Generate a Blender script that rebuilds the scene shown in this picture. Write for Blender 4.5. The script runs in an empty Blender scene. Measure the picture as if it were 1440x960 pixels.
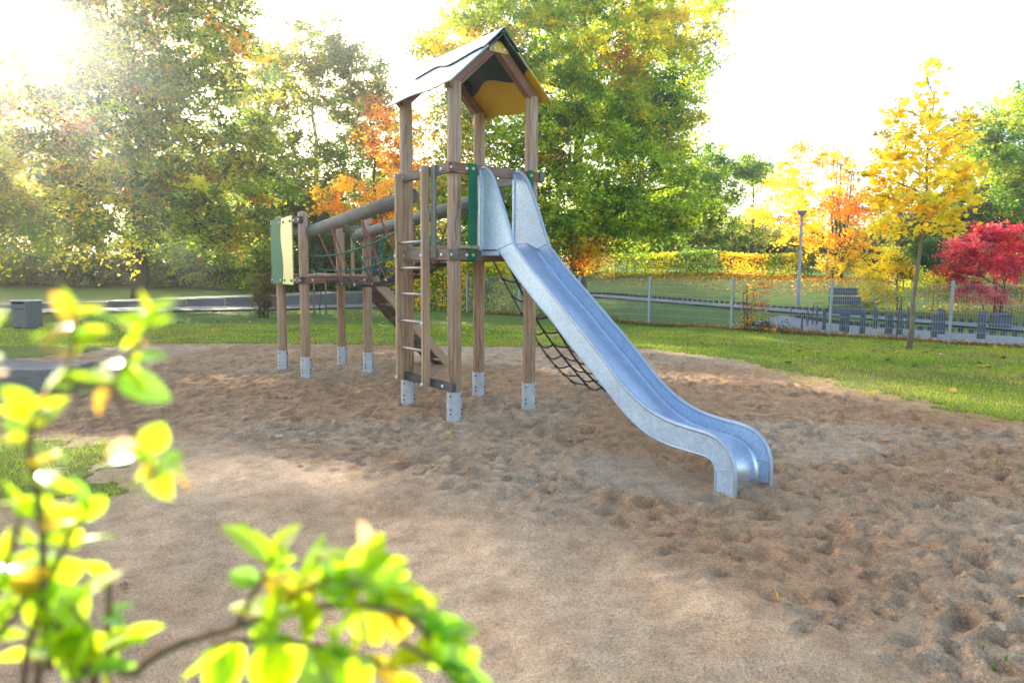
import bpy, math, random
import numpy as np
from mathutils import Vector, Matrix

random.seed(7)
rng = np.random.default_rng(11)
scene = bpy.context.scene
col = scene.collection
R = math.radians

# ------------------------------------------------------------------ camera
cam_d = bpy.data.cameras.new('camera')
cam = bpy.data.objects.new('camera', cam_d)
col.objects.link(cam)
cam_d.lens = 24.0
cam_d.sensor_width = 36.0
cam_d.clip_start = 0.05
cam_d.clip_end = 1500.0
cam.matrix_world = (Matrix.Translation((0, 0, 1.5)) @
                    Matrix.Rotation(R(90) - math.atan(100 / 960), 4, 'X') @
                    Matrix.Rotation(R(0.45), 4, 'Z'))
cam_d.dof.use_dof = True
cam_d.dof.focus_distance = 6.8
cam_d.dof.aperture_fstop = 3.6
scene.camera = cam

# ------------------------------------------------------------------ sky, sun, exposure
SUN_AZ, SUN_EL = R(-36.5), R(18)
SUN = Vector((math.sin(SUN_AZ) * math.cos(SUN_EL), math.cos(SUN_AZ) * math.cos(SUN_EL), math.sin(SUN_EL)))
world = bpy.data.worlds.new('World')
scene.world = world
world.use_nodes = True
wn = world.node_tree.nodes
wl = world.node_tree.links
sky = wn.new('ShaderNodeTexSky')
sky.sky_type = 'NISHITA'
sky.sun_disc = False
sky.sun_elevation = SUN_EL
sky.sun_rotation = SUN_AZ
sky.air_density = 1.0
sky.dust_density = 2.5
sky.ozone_density = 1.0
wn['Background'].inputs['Strength'].default_value = 0.15
wl.new(sky.outputs[0], wn['Background'].inputs['Color'])
sun_d = bpy.data.lights.new('sun', 'SUN')
sun_d.energy = 3.6
sun_d.angle = R(0.5)
sun_d.color = (1.0, 0.92, 0.79)
sun = bpy.data.objects.new('sun', sun_d)
col.objects.link(sun)
sun.rotation_euler = SUN.to_track_quat('Z', 'Y').to_euler()
scene.view_settings.view_transform = 'Standard'
scene.view_settings.look = 'None'
scene.view_settings.gamma = 1.0
scene.view_settings.exposure = 2.12
scene.render.engine = 'CYCLES'
scene.cycles.max_bounces = 8
scene.cycles.diffuse_bounces = 5
scene.cycles.transmission_bounces = 4
scene.cycles.use_denoising = True

# ------------------------------------------------------------------ helpers
def tag(o, label=None, cat=None, group=None, kind=None):
    if label: o['label'] = label
    if cat: o['category'] = cat
    if group: o['group'] = group
    if kind: o['kind'] = kind
    return o

def empty(name, loc=(0, 0, 0), rz=0.0):
    o = bpy.data.objects.new(name, None)
    col.objects.link(o)
    o.location = loc
    o.rotation_euler = (0, 0, rz)
    o.empty_display_size = 0.2
    return o

def link(name, me, mat=None, parent=None):
    o = bpy.data.objects.new(name, me)
    col.objects.link(o)
    if mat is not None and len(me.materials) == 0:
        me.materials.append(mat)
    if parent is not None:
        o.parent = parent
    return o

def mesh(name, verts, faces, smooth=False):
    me = bpy.data.meshes.new(name)
    me.from_pydata([tuple(v) for v in verts], [], faces)
    me.update()
    if smooth:
        me.polygons.foreach_set('use_smooth', np.ones(len(me.polygons), dtype=bool))
    return me

def np_mesh(name, V, Fq, smooth=False, cols=None):
    """V (n,3) vertices, Fq (m,k) faces, optional per-vertex colour"""
    me = bpy.data.meshes.new(name)
    n, (m, k) = len(V), Fq.shape
    me.vertices.add(n)
    me.vertices.foreach_set('co', np.ascontiguousarray(V, dtype=np.float32).ravel())
    me.loops.add(m * k)
    me.loops.foreach_set('vertex_index', np.ascontiguousarray(Fq, dtype=np.int32).ravel())
    me.polygons.add(m)
    me.polygons.foreach_set('loop_start', np.arange(0, m * k, k, dtype=np.int32))
    me.polygons.foreach_set('use_smooth', np.full(m, smooth, dtype=bool))
    if cols is not None:
        a = me.color_attributes.new('tint', 'FLOAT_COLOR', 'POINT')
        c4 = np.ones((n, 4), dtype=np.float32)
        c4[:, :3] = cols
        a.data.foreach_set('color', c4.ravel())
    me.update(calc_edges=True)
    me.validate()
    return me

class MB:
    """collects primitive shapes into ONE mesh"""
    def __init__(self):
        self.v, self.f = [], []
    def add(self, verts, faces):
        o = len(self.v)
        self.v += [tuple(x) for x in verts]
        self.f += [tuple(i + o for i in f) for f in faces]
        return self
    def box(self, c, s, M=None):
        cx, cy, cz = c
        hx, hy, hz = s[0] / 2, s[1] / 2, s[2] / 2
        vs = [Vector((cx + a * hx, cy + b * hy, cz + d * hz)) for d in (-1, 1) for b in (-1, 1) for a in (-1, 1)]
        if M is not None: vs = [M @ v for v in vs]
        return self.add(vs, [(0, 2, 3, 1), (4, 5, 7, 6), (0, 1, 5, 4), (2, 6, 7, 3), (0, 4, 6, 2), (1, 3, 7, 5)])
    def tube(self, pts, rad, n=8, caps=True):
        pts = [Vector(p) for p in pts]
        if not hasattr(rad, '__len__'): rad = [rad] * len(pts)
        rings = []
        up = None
        for i, p in enumerate(pts):
            d = (pts[min(i + 1, len(pts) - 1)] - pts[max(i - 1, 0)])
            if d.length < 1e-9: d = Vector((0, 0, 1))
            d.normalize()
            if up is None:
                up = d.orthogonal().normalized()
            up = (up - d * up.dot(d))
            if up.length < 1e-6: up = d.orthogonal()
            up.normalize()
            w = d.cross(up)
            rings.append([p + (up * math.cos(t) + w * math.sin(t)) * rad[i] for t in [2 * math.pi * k / n for k in range(n)]])
        vs = [v for r in rings for v in r]
        fs = []
        for i in range(len(pts) - 1):
            for k in range(n):
                a, b = i * n + k, i * n + (k + 1) % n
                fs.append((a, b, b + n, a + n))
        if caps:
            fs.append(tuple(reversed(range(n))))
            fs.append(tuple(range((len(pts) - 1) * n, len(pts) * n)))
        return self.add(vs, fs)
    def lathe(self, prof, n=16, c=(0, 0, 0)):
        """prof: list of (r,z)"""
        vs, fs = [], []
        for r, z in prof:
            for k in range(n):
                t = 2 * math.pi * k / n
                vs.append((c[0] + r * math.cos(t), c[1] + r * math.sin(t), c[2] + z))
        for i in range(len(prof) - 1):
            for k in range(n):
                a, b = i * n + k, i * n + (k + 1) % n
                fs.append((a, b, b + n, a + n))
        fs.append(tuple(reversed(range(n))))
        fs.append(tuple(range((len(prof) - 1) * n, len(prof) * n)))
        return self.add(vs, fs)
    def prism(self, poly, M, t):
        """2D outline extruded by t along local z, placed by matrix M"""
        n = len(poly)
        vs = [M @ Vector((x, y, 0)) for x, y in poly] + [M @ Vector((x, y, t)) for x, y in poly]
        fs = [tuple(reversed(range(n))), tuple(range(n, 2 * n))] + [(i, (i + 1) % n, n + (i + 1) % n, n + i) for i in range(n)]
        return self.add(vs, fs)
    def ball(self, c, r, n=8, m=6):
        prof = [(max(1e-4, r * math.sin(math.pi * i / m)), -r * math.cos(math.pi * i / m)) for i in range(m + 1)]
        return self.lathe(prof, n, c)
    def build(self, name, mat, parent=None, smooth=False, bevel=0.0):
        o = link(name, mesh(name, self.v, self.f, smooth), mat, parent)
        if bevel:
            b = o.modifiers.new('edge', 'BEVEL')
            b.width = bevel; b.segments = 2; b.limit_method = 'ANGLE'
        return o

def smooth_by_angle(o, ang=40):
    """shade smooth but keep edges sharper than ang"""
    me = o.data
    me.polygons.foreach_set('use_smooth', np.ones(len(me.polygons), dtype=bool))
    try:
        me.set_sharp_from_angle(angle=R(ang))
    except Exception:
        pass
    return o

def catmull(pts, k=6):
    P = [np.array(p, float) for p in pts]
    P = [2 * P[0] - P[1]] + P + [2 * P[-1] - P[-2]]
    out = []
    for i in range(1, len(P) - 2):
        for j in range(k):
            t = j / k
            a, b, c, d = P[i - 1], P[i], P[i + 1], P[i + 2]
            out.append(0.5 * ((2 * b) + (-a + c) * t + (2 * a - 5 * b + 4 * c - d) * t * t + (-a + 3 * b - 3 * c + d) * t ** 3))
    out.append(P[-2])
    return out

# ------------------------------------------------------------------ materials
MATS = {}
def new_mat(name):
    m = bpy.data.materials.new(name)
    m.use_nodes = True
    return m, m.node_tree.nodes, m.node_tree.links, m.node_tree.nodes['Principled BSDF']

def noise(n, l, vec, scale, detail=4, rough=0.55, dist=0.0):
    x = n.new('ShaderNodeTexNoise')
    x.inputs['Scale'].default_value = scale
    x.inputs['Detail'].default_value = detail
    x.inputs['Roughness'].default_value = rough
    x.inputs['Distortion'].default_value = dist
    if vec is not None: l.new(vec, x.inputs['Vector'])
    return x

def ramp(n, l, fac, stops):
    x = n.new('ShaderNodeValToRGB')
    e = x.color_ramp.elements
    while len(e) < len(stops): e.new(0.5)
    for i, (p, c) in enumerate(stops):
        e[i].position = p
        e[i].color = (*c, 1)
    l.new(fac, x.inputs[0])
    return x

def mixc(n, l, fac, a, b, mode='MIX'):
    x = n.new('ShaderNodeMix'); x.data_type = 'RGBA'; x.blend_type = mode
    for s, v in ((0, fac), (6, a), (7, b)):
        if hasattr(v, 'links'): l.new(v, x.inputs[s])
        elif isinstance(v, (int, float)): x.inputs[s].default_value = v
        else: x.inputs[s].default_value = (*v, 1)
    return x.outputs[2]

def bump(n, l, h, strength, dist, bsdf, normal=None):
    x = n.new('ShaderNodeBump')
    x.inputs['Strength'].default_value = strength
    x.inputs['Distance'].default_value = dist
    l.new(h, x.inputs['Height'])
    if normal is not None: l.new(normal, x.inputs['Normal'])
    l.new(x.outputs[0], bsdf.inputs['Normal'])
    return x.outputs[0]

def plain(name, c, rough=0.6, metal=0.0, var=0.12, scale=6.0, bmp=0.0, spec=0.5):
    m, n, l, b = new_mat(name)
    tc = n.new('ShaderNodeTexCoord')
    nz = noise(n, l, tc.outputs['Object'], scale, 6, 0.65)
    r = ramp(n, l, nz.outputs[0], [(0.3, tuple(x * (1 - var) for x in c)), (0.7, tuple(min(1, x * (1 + var)) for x in c))])
    l.new(r.outputs[0], b.inputs['Base Color'])
    b.inputs['Roughness'].default_value = rough
    b.inputs['Metallic'].default_value = metal
    b.inputs['Specular IOR Level'].default_value = spec
    if bmp: bump(n, l, nz.outputs[0], bmp, 0.01, b)
    MATS[name] = m
    return m

def wood(name, dark, mid, light, rough=0.75, wet=0.0):
    """grain runs along the object's local Z"""
    m, n, l, b = new_mat(name)
    tc = n.new('ShaderNodeTexCoord')
    oi = n.new('ShaderNodeObjectInfo')
    mul = n.new('ShaderNodeMath'); mul.operation = 'MULTIPLY'; mul.inputs[1].default_value = 37.0
    l.new(oi.outputs['Random'], mul.inputs[0])
    add = n.new('ShaderNodeVectorMath'); add.operation = 'ADD'
    l.new(tc.outputs['Object'], add.inputs[0]); l.new(mul.outputs[0], add.inputs[1])
    mp = n.new('ShaderNodeMapping'); mp.inputs['Scale'].default_value = (1, 1, 0.07)
    l.new(add.outputs[0], mp.inputs[0])
    g1 = noise(n, l, mp.outputs[0], 55, 6, 0.6, 0.6)
    g2 = noise(n, l, mp.outputs[0], 16, 4, 0.6, 1.2)
    w = noise(n, l, add.outputs[0], 2.2, 4, 0.6)
    g = n.new('ShaderNodeMath'); g.operation = 'ADD'
    h = n.new('ShaderNodeMath'); h.operation = 'MULTIPLY'; h.inputs[1].default_value = 0.55
    l.new(g1.outputs[0], h.inputs[0])
    h2 = n.new('ShaderNodeMath'); h2.operation = 'MULTIPLY'; h2.inputs[1].default_value = 0.45
    l.new(g2.outputs[0], h2.inputs[0])
    l.new(h.outputs[0], g.inputs[0]); l.new(h2.outputs[0], g.inputs[1])
    c = ramp(n, l, g.outputs[0], [(0.30, dark), (0.50, mid), (0.68, light)])
    gw = ramp(n, l, w.outputs[0], [(0.42, (0, 0, 0)), (0.68, (1, 1, 1))])
    grey = tuple(0.55 * x + 0.45 * (0.36 + 0.02 * i) for i, x in enumerate(mid))
    o1 = mixc(n, l, gw.outputs[0], c.outputs[0], grey)
    f2 = n.new('ShaderNodeMath'); f2.operation = 'MULTIPLY'; f2.inputs[1].default_value = 0.45
    l.new(gw.outputs[0], f2.inputs[0])
    o1 = mixc(n, l, f2.outputs[0], c.outputs[0], grey)
    # drying cracks
    cr = n.new('ShaderNodeTexVoronoi'); cr.feature = 'DISTANCE_TO_EDGE'; cr.inputs['Scale'].default_value = 9.0
    mp2 = n.new('ShaderNodeMapping'); mp2.inputs['Scale'].default_value = (1, 1, 0.018)
    l.new(add.outputs[0], mp2.inputs[0])
    nzd = noise(n, l, add.outputs[0], 7, 2)
    vm = n.new('ShaderNodeVectorMath'); vm.operation = 'MULTIPLY_ADD'
    l.new(nzd.outputs[1], vm.inputs[0]); vm.inputs[1].default_value = (0.014, 0.014, 0.0); l.new(mp2.outputs[0], vm.inputs[2])
    l.new(vm.outputs[0], cr.inputs['Vector'])
    crr = ramp(n, l, cr.outputs['Distance'], [(0.0, (0.25, 0.25, 0.25)), (0.02, (1, 1, 1))])
    o2 = mixc(n, l, crr.outputs[0], tuple(x * 0.35 for x in dark), o1)
    l.new(o2, b.inputs['Base Color'])
    b.inputs['Roughness'].default_value = rough
    hm = n.new('ShaderNodeMath'); hm.operation = 'MULTIPLY'
    l.new(g.outputs[0], hm.inputs[0]); l.new(crr.outputs[0], hm.inputs[1])
    bump(n, l, hm.outputs[0], 0.5, 0.006, b)
    MATS[name] = m
    return m

def leaf_mat(name, trans=0.5, rough=0.45, spec=0.4, gain=1.0):
    m, n, l, b = new_mat(name)
    at = n.new('ShaderNodeAttribute'); at.attribute_name = 'tint'
    b.inputs['Roughness'].default_value = rough
    b.inputs['Specular IOR Level'].default_value = spec
    l.new(at.outputs['Color'], b.inputs['Base Color'])
    t = n.new('ShaderNodeBsdfTranslucent')
    tc = mixc(n, l, 0.35, at.outputs['Color'], (1.0, 0.95, 0.35), 'MULTIPLY')
    sc = n.new('ShaderNodeVectorMath'); sc.operation = 'SCALE'; sc.inputs['Scale'].default_value = 2.2 * gain
    l.new(tc, sc.inputs[0])
    l.new(sc.outputs[0], t.inputs['Color'])
    mx = n.new('ShaderNodeMixShader'); mx.inputs[0].default_value = trans
    l.new(b.outputs[0], mx.inputs[1]); l.new(t.outputs[0], mx.inputs[2])
    l.new(mx.outputs[0], n['Material Output'].inputs['Surface'])
    MATS[name] = m
    return m

wood('post_wood', (0.19, 0.095, 0.05), (0.44, 0.27, 0.155), (0.60, 0.42, 0.28))
wood('plank_wood', (0.24, 0.135, 0.07), (0.45, 0.28, 0.155), (0.57, 0.39, 0.235))
wood('beam_wood', (0.085, 0.055, 0.038), (0.17, 0.105, 0.066), (0.27, 0.18, 0.12))
wood('red_wood', (0.14, 0.055, 0.03), (0.25, 0.10, 0.05), (0.34, 0.15, 0.085))
wood('log_wood', (0.075, 0.07, 0.056), (0.145, 0.14, 0.112), (0.24, 0.23, 0.19))
wood('dark_wood', (0.03, 0.022, 0.016), (0.065, 0.048, 0.035), (0.12, 0.09, 0.068))
plain('shoe_steel', (0.52, 0.54, 0.56), 0.42, 0.35, 0.16, 14)
plain('bolt_cap', (0.78, 0.77, 0.72), 0.35, 0.0, 0.05)
plain('bolt_yellow', (0.80, 0.62, 0.06), 0.35, 0.0, 0.05)
plain('dark_bolt', (0.05, 0.045, 0.045), 0.5, 0.5, 0.1)
plain('green_board', (0.014, 0.15, 0.075), 0.55, 0.0, 0.18, 9, 0.0, 0.2)
plain('dark_green_board', (0.012, 0.045, 0.032), 0.24, 0.0, 0.12, 9)
plain('yellow_board', (0.66, 0.40, 0.015), 0.24, 0.0, 0.06, 5)
plain('grey_board', (0.36, 0.43, 0.47), 0.24, 0.0, 0.10, 5)
plain('wall_stone', (0.15, 0.14, 0.125), 0.9, 0.0, 0.35, 2.0, 0.6)
plain('pale_yellow_board', (0.70, 0.62, 0.22), 0.38, 0.0, 0.07, 5)
plain('rope_red', (0.30, 0.115, 0.085), 0.85, 0.0, 0.25, 120)
plain('rope_green', (0.02, 0.13, 0.085), 0.8, 0.0, 0.25, 120)
plain('rope_blue', (0.03, 0.10, 0.22), 0.8, 0.0, 0.25, 120)
plain('rope_dark', (0.045, 0.038, 0.036), 0.85, 0.0, 0.35, 90)
plain('rope_brown', (0.20, 0.115, 0.06), 0.85, 0.0, 0.3, 90)
plain('rung_steel', (0.30, 0.28, 0.27), 0.45, 0.6, 0.15, 20)
plain('fence_steel', (0.38, 0.41, 0.42), 0.45, 0.55, 0.08, 8)
plain('lamp_steel', (0.34, 0.33, 0.37), 0.45, 0.4, 0.1, 8)
plain('slate', (0.075, 0.085, 0.10), 0.7, 0.0, 0.3, 9, 0.4)
plain('bin_grey', (0.13, 0.135, 0.14), 0.55, 0.3, 0.15, 8)
plain('asphalt', (0.17, 0.17, 0.175), 0.85, 0.0, 0.2, 3.0)
plain('paving', (0.22, 0.225, 0.235), 0.8, 0.0, 0.16, 4.0)
plain('setts', (0.045, 0.045, 0.05), 0.8, 0.0, 0.35, 5.0)
plain('concrete', (0.30, 0.28, 0.25), 0.85, 0.0, 0.3, 2.5, 0.5)
plain('mat_grey', (0.36, 0.34, 0.325), 0.95, 0.0, 0.22, 22, 0.6)
plain('dead_leaf_yellow', (0.62, 0.33, 0.03), 0.6, 0.0, 0.25, 30)
plain('dead_leaf_orange', (0.50, 0.17, 0.025), 0.6, 0.0, 0.3, 30)
plain('dead_leaf_brown', (0.26, 0.12, 0.05), 0.7, 0.0, 0.3, 30)
plain('dead_leaf_pale', (0.55, 0.36, 0.20), 0.65, 0.0, 0.25, 30)
plain('sprout', (0.16, 0.27, 0.03), 0.5, 0.0, 0.2, 60)
leaf_mat('foliage', 0.55)
leaf_mat('near_foliage', 0.5, 0.17, 1.0, 1.15)
leaf_mat('blade', 0.35, 0.5, 0.25)

def bark(name, a, b_):
    m, n, l, b = new_mat(name)
    tc = n.new('ShaderNodeTexCoord')
    mp = n.new('ShaderNodeMapping'); mp.inputs['Scale'].default_value = (1, 1, 0.25)
    l.new(tc.outputs['Object'], mp.inputs[0])
    nz = noise(n, l, mp.outputs[0], 14, 6, 0.7, 0.5)
    r = ramp(n, l, nz.outputs[0], [(0.3, a), (0.7, b_)])
    l.new(r.outputs[0], b.inputs['Base Color'])
    b.inputs['Roughness'].default_value = 0.9
    bump(n, l, nz.outputs[0], 0.8, 0.03, b)
    MATS[name] = m
bark('bark', (0.045, 0.034, 0.025), (0.14, 0.11, 0.08))
bark('bark_pale', (0.13, 0.10, 0.055), (0.30, 0.25, 0.16))
bark('twig', (0.14, 0.07, 0.04), (0.30, 0.17, 0.11))

def steel(name, base, metal, rough, spangle):
    m, n, l, b = new_mat(name)
    tc = n.new('ShaderNodeTexCoord')
    v = n.new('ShaderNodeTexVoronoi'); v.inputs['Scale'].default_value = 60.0
    l.new(tc.outputs['Object'], v.inputs['Vector'])
    nz = noise(n, l, tc.outputs['Object'], 5.0, 6, 0.7)
    nf = noise(n, l, tc.outputs['Object'], 160.0, 3, 0.6)
    r1 = ramp(n, l, v.outputs['Color'], [(0.2, tuple(x * (1 - spangle) for x in base)), (0.8, tuple(min(1, x * (1 + spangle)) for x in base))])
    r2 = ramp(n, l, nz.outputs[0], [(0.3, (0.92, 0.92, 0.91)), (0.62, (1.05, 1.05, 1.05))])
    c = mixc(n, l, 1.0, r1.outputs[0], r2.outputs[0], 'MULTIPLY')
    l.new(c, b.inputs['Base Color'])
    b.inputs['Metallic'].default_value = metal
    rr = n.new('ShaderNodeMapRange'); rr.inputs['To Min'].default_value = rough - 0.08; rr.inputs['To Max'].default_value = rough + 0.14
    l.new(nz.outputs[0], rr.inputs['Value']); l.new(rr.outputs[0], b.inputs['Roughness'])
    bump(n, l, nf.outputs[0], 0.12, 0.002, b)
    MATS[name] = m
steel('galvanised', (0.48, 0.60, 0.75), 0.5, 0.40, 0.10)
steel('chute_steel', (0.58, 0.64, 0.72), 0.85, 0.22, 0.03)
steel('rim_steel', (0.42, 0.48, 0.55), 0.6, 0.42, 0.06)

def sand_mat():
    m, n, l, b = new_mat('sand')
    tc = n.new('ShaderNodeTexCoord')
    P = tc.outputs['Object']
    big = noise(n, l, P, 0.55, 4, 0.6)
    mid = noise(n, l, P, 6.5, 5, 0.65)
    fine = noise(n, l, P, 150, 3, 0.75)
    grain = n.new('ShaderNodeTexVoronoi'); grain.inputs['Scale'].default_value = 330.0
    l.new(P, grain.inputs['Vector'])
    c1 = ramp(n, l, big.outputs[0], [(0.35, (0.68, 0.46, 0.275)), (0.65, (0.80, 0.58, 0.375))])
    c2 = ramp(n, l, mid.outputs[0], [(0.30, (0.72, 0.66, 0.62)), (0.62, (1.06, 1.06, 1.06))])
    o = mixc(n, l, 1.0, c1.outputs[0], c2.outputs[0], 'MULTIPLY')
    c3 = ramp(n, l, fine.outputs[0], [(0.30, (0.45, 0.42, 0.40)), (0.52, (1.0, 1.0, 1.0)), (0.72, (1.3, 1.28, 1.25))])
    o = mixc(n, l, 0.8, o, c3.outputs[0], 'MULTIPLY')
    fine2 = noise(n, l, P, 64, 3, 0.8)
    c5 = ramp(n, l, fine2.outputs[0], [(0.32, (0.62, 0.60, 0.58)), (0.5, (1.0, 1.0, 1.0)), (0.68, (1.2, 1.2, 1.2))])
    o = mixc(n, l, 0.75, o, c5.outputs[0], 'MULTIPLY')
    c4 = ramp(n, l, grain.outputs['Color'], [(0.04, (0.35, 0.30, 0.27)), (0.22, (1, 1, 1)), (0.9, (1.0, 1.0, 1.0)), (1.0, (1.5, 1.5, 1.5))])
    o = mixc(n, l, 0.7, o, c4.outputs[0], 'MULTIPLY')
    # moist kicked-up sand is browner; hollows also get shade painted in for relief
    at = n.new('ShaderNodeAttribute'); at.attribute_name = 'tint'
    o = mixc(n, l, 1.0, o, at.outputs['Color'], 'MULTIPLY')
    l.new(o, b.inputs['Base Color'])
    b.inputs['Roughness'].default_value = 0.95
    b.inputs['Specular IOR Level'].default_value = 0.15
    clod = noise(n, l, P, 32, 4, 0.7)
    n1 = bump(n, l, mid.outputs[0], 0.6, 0.03, b)
    n2 = bump(n, l, clod.outputs[0], 0.8, 0.018, b, n1)
    n3 = bump(n, l, fine2.outputs[0], 0.9, 0.012, b, n2)
    bump(n, l, fine.outputs[0], 1.0, 0.009, b, n3)
    MATS['sand'] = m
sand_mat()

def turf_mat(name, a, b_, c_, d):
    m, n, l, b = new_mat(name)
    tc = n.new('ShaderNodeTexCoord')
    big = noise(n, l, tc.outputs['Object'], 0.35, 5, 0.65)
    mid = noise(n, l, tc.outputs['Object'], 5, 5, 0.7)
    fine = noise(n, l, tc.outputs['Object'], 60, 4, 0.75)
    r = ramp(n, l, big.outputs[0], [(0.33, a), (0.5, b_), (0.68, c_)])
    r2 = ramp(n, l, mid.outputs[0], [(0.56, (0, 0, 0)), (0.72, (1, 1, 1))])
    o = mixc(n, l, r2.outputs[0], r.outputs[0], d)
    r3 = ramp(n, l, fine.outputs[0], [(0.3, (0.5, 0.5, 0.5)), (0.7, (1.35, 1.35, 1.35))])
    o = mixc(n, l, 1.0, o, r3.outputs[0], 'MULTIPLY')
    l.new(o, b.inputs['Base Color'])
    b.inputs['Roughness'].default_value = 0.95
    b.inputs['Specular IOR Level'].default_value = 0.1
    bump(n, l, fine.outputs[0], 1.0, 0.03, b)
    MATS[name] = m
turf_mat('turf', (0.14, 0.20, 0.035), (0.20, 0.25, 0.045), (0.27, 0.29, 0.07), (0.30, 0.24, 0.12))
turf_mat('meadow', (0.12, 0.20, 0.04), (0.16, 0.24, 0.05), (0.23, 0.27, 0.065), (0.22, 0.21, 0.08))

# ------------------------------------------------------------------ terrain
def sstep(a, b, x):
    t = np.clip((x - a) / (b - a), 0, 1)
    return t * t * (3 - 2 * t)

FENCE0 = np.array([9.34, 14.52]); FDIR = np.array([-0.753, 0.658]); FNOR = np.array([0.658, 0.753])
def fence_st(x, y):
    return ((x - FENCE0[0]) * FNOR[0] + (y - FENCE0[1]) * FNOR[1],
            (x - FENCE0[0]) * FDIR[0] + (y - FENCE0[1]) * FDIR[1])

def far_h(x, y):
    """broad height of the land"""
    x = np.asarray(x, float); y = np.asarray(y, float)
    s, t = fence_st(x, y)
    h = sstep(1.5, 6.0, s) * np.clip(0.035 * t - 0.03, -0.1, 0.45)
    h = h + sstep(7.2, 15.0, s) * 1.0 + sstep(14, 60, s) * 1.6
    left = sstep(-3.0, -9.0, x)
    h2 = sstep(29.5, 44, y) * 0.55 + sstep(44, 90, y) * 1.6
    return h * (1 - left) + h2 * left

def vnoise(x, y, seed=0):
    """cheap smooth value noise"""
    r = np.random.default_rng(seed)
    T = r.random((64, 64))
    xi = np.floor(x).astype(int); yi = np.floor(y).astype(int)
    fx = x - xi; fy = y - yi
    fx = fx * fx * (3 - 2 * fx); fy = fy * fy * (3 - 2 * fy)
    g = lambda a, b: T[a % 64, b % 64]
    return (g(xi, yi) * (1 - fx) + g(xi + 1, yi) * fx) * (1 - fy) + (g(xi, yi + 1) * (1 - fx) + g(xi + 1, yi + 1) * fx) * fy

def fbm(x, y, f, seed, oct_=4):
    o = 0; a = 0.5
    for i in range(oct_):
        o = o + a * (vnoise(x * f, y * f, seed + i) - 0.5)
        f *= 2.03; a *= 0.5
    return o

LAWN_Y = [-2, 3.0, 5.2, 6.6, 7.2, 8.9, 11.0, 12.2, 13.4, 14.3, 30]
LAWN_X = [16, 12.0, 7.5, 5.15, 4.6, 4.3, 3.75, 3.3, 2.2, -30, -30]
def lawn_field(x, y):
    """> 0 where grass grows, < 0 on bare sand"""
    e = x - np.interp(y, LAWN_Y, LAWN_X)
    e = np.minimum(np.maximum(e, -3), 3)
    back = y - 14.0
    left = -8.3 - x + 0.25 * (y - 9)
    pat = 1.0 - np.hypot((x + 4.3) / 1.55, (y - 4.75) / 0.95)
    pat2 = 0.75 - np.hypot((x + 3.0) / 0.8, (y - 4.35) / 0.35)
    fld = np.maximum.reduce([e * 0.8, back, left * 0.7, pat * 0.9, pat2 * 0.6])
    return fld + 0.75 * fbm(x, y, 0.9, 3, 5) + 0.34 * (vnoise(x * 7, y * 7, 21) - 0.5) + 0.22 * (vnoise(x * 19, y * 19, 22) - 0.5)

# far ground: one sheet to the horizon (dips under the finely modelled near ground)
gx = np.unique(np.concatenate([np.linspace(-600, -60, 20), np.linspace(-60, 60, 121), np.linspace(60, 600, 20)]))
gy = np.unique(np.concatenate([np.linspace(-200, -10, 8), np.linspace(-10, 90, 101), np.linspace(90, 900, 24)]))
GX, GY = np.meshgrid(gx, gy)
GZ = far_h(GX, GY)
inn = sstep(-13.0, -11.8, GX) * sstep(13.2, 12.0, GX) * sstep(19.2, 18.0, GY) * sstep(-1.0, 0.4, GY)
GZ = GZ - 0.30 * inn - 0.004 + 0.05 * fbm(GX, GY, 0.2, 60) * (1 - inn)
def grid_faces(nx, ny):
    i = np.arange(nx * ny).reshape(ny, nx)
    return np.stack([i[:-1, :-1], i[:-1, 1:], i[1:, 1:], i[1:, :-1]], -1).reshape(-1, 4)
me = np_mesh('ground', np.stack([GX, GY, GZ], -1).reshape(-1, 3), grid_faces(len(gx), len(gy)), True)
g_o = tag(link('ground', me, MATS['meadow']), kind='structure')

# near ground: sand and lawn share one finely sampled height field
nxs = np.unique(np.concatenate([np.arange(-12.6, -5.5, 0.10), np.arange(-5.5, 7.0, 0.028), np.arange(7.0, 12.8, 0.10)]))
ys = [0.0]
while ys[-1] < 18.6: ys.append(ys[-1] + min(0.075, max(0.018, 0.0062 * ys[-1])))
nys = np.array(ys)
NX, NY = np.meshgrid(nxs, nys)
FLD = lawn_field(NX, NY)
H = 0.05 * fbm(NX, NY, 0.45, 31, 3)
# packed, smoother sand in the near left part; trampled, pitted sand elsewhere
edge = np.interp(NX, [-8, -3.2, -1.2, 0.0, 0.75, 1.3, 2.0, 4], [5.6, 5.6, 4.95, 4.25, 3.35, 2.6, 1.7, 0.5])
rough_w = sstep(-0.35, 0.55, NY - edge + 0.8 * fbm(NX, NY, 0.8, 8))
H += 0.055 * sstep(0.9, -0.2, NY - edge) * sstep(-2.2, -0.2, NY - edge)
dim = np.zeros_like(H)
def dimple(cx, cy, a, b, th, depth):
    r = 2.2 * max(a, b)
    x0, x1 = np.searchsorted(nxs, (cx - r, cx + r)); y0, y1 = np.searchsorted(nys, (cy - r, cy + r))
    if x1 - x0 < 2 or y1 - y0 < 2: return
    X = NX[y0:y1, x0:x1] - cx; Y = NY[y0:y1, x0:x1] - cy
    u = (X * math.cos(th) + Y * math.sin(th)) / a; v = (-X * math.sin(th) + Y * math.cos(th)) / b
    d2 = u * u + v * v
    d = np.sqrt(d2)
    dim[y0:y1, x0:x1] += depth * (-np.exp(-(d2 ** 1.6) * 1.1) + 0.50 * np.exp(-((d - 1.35) / 0.36) ** 2))
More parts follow.
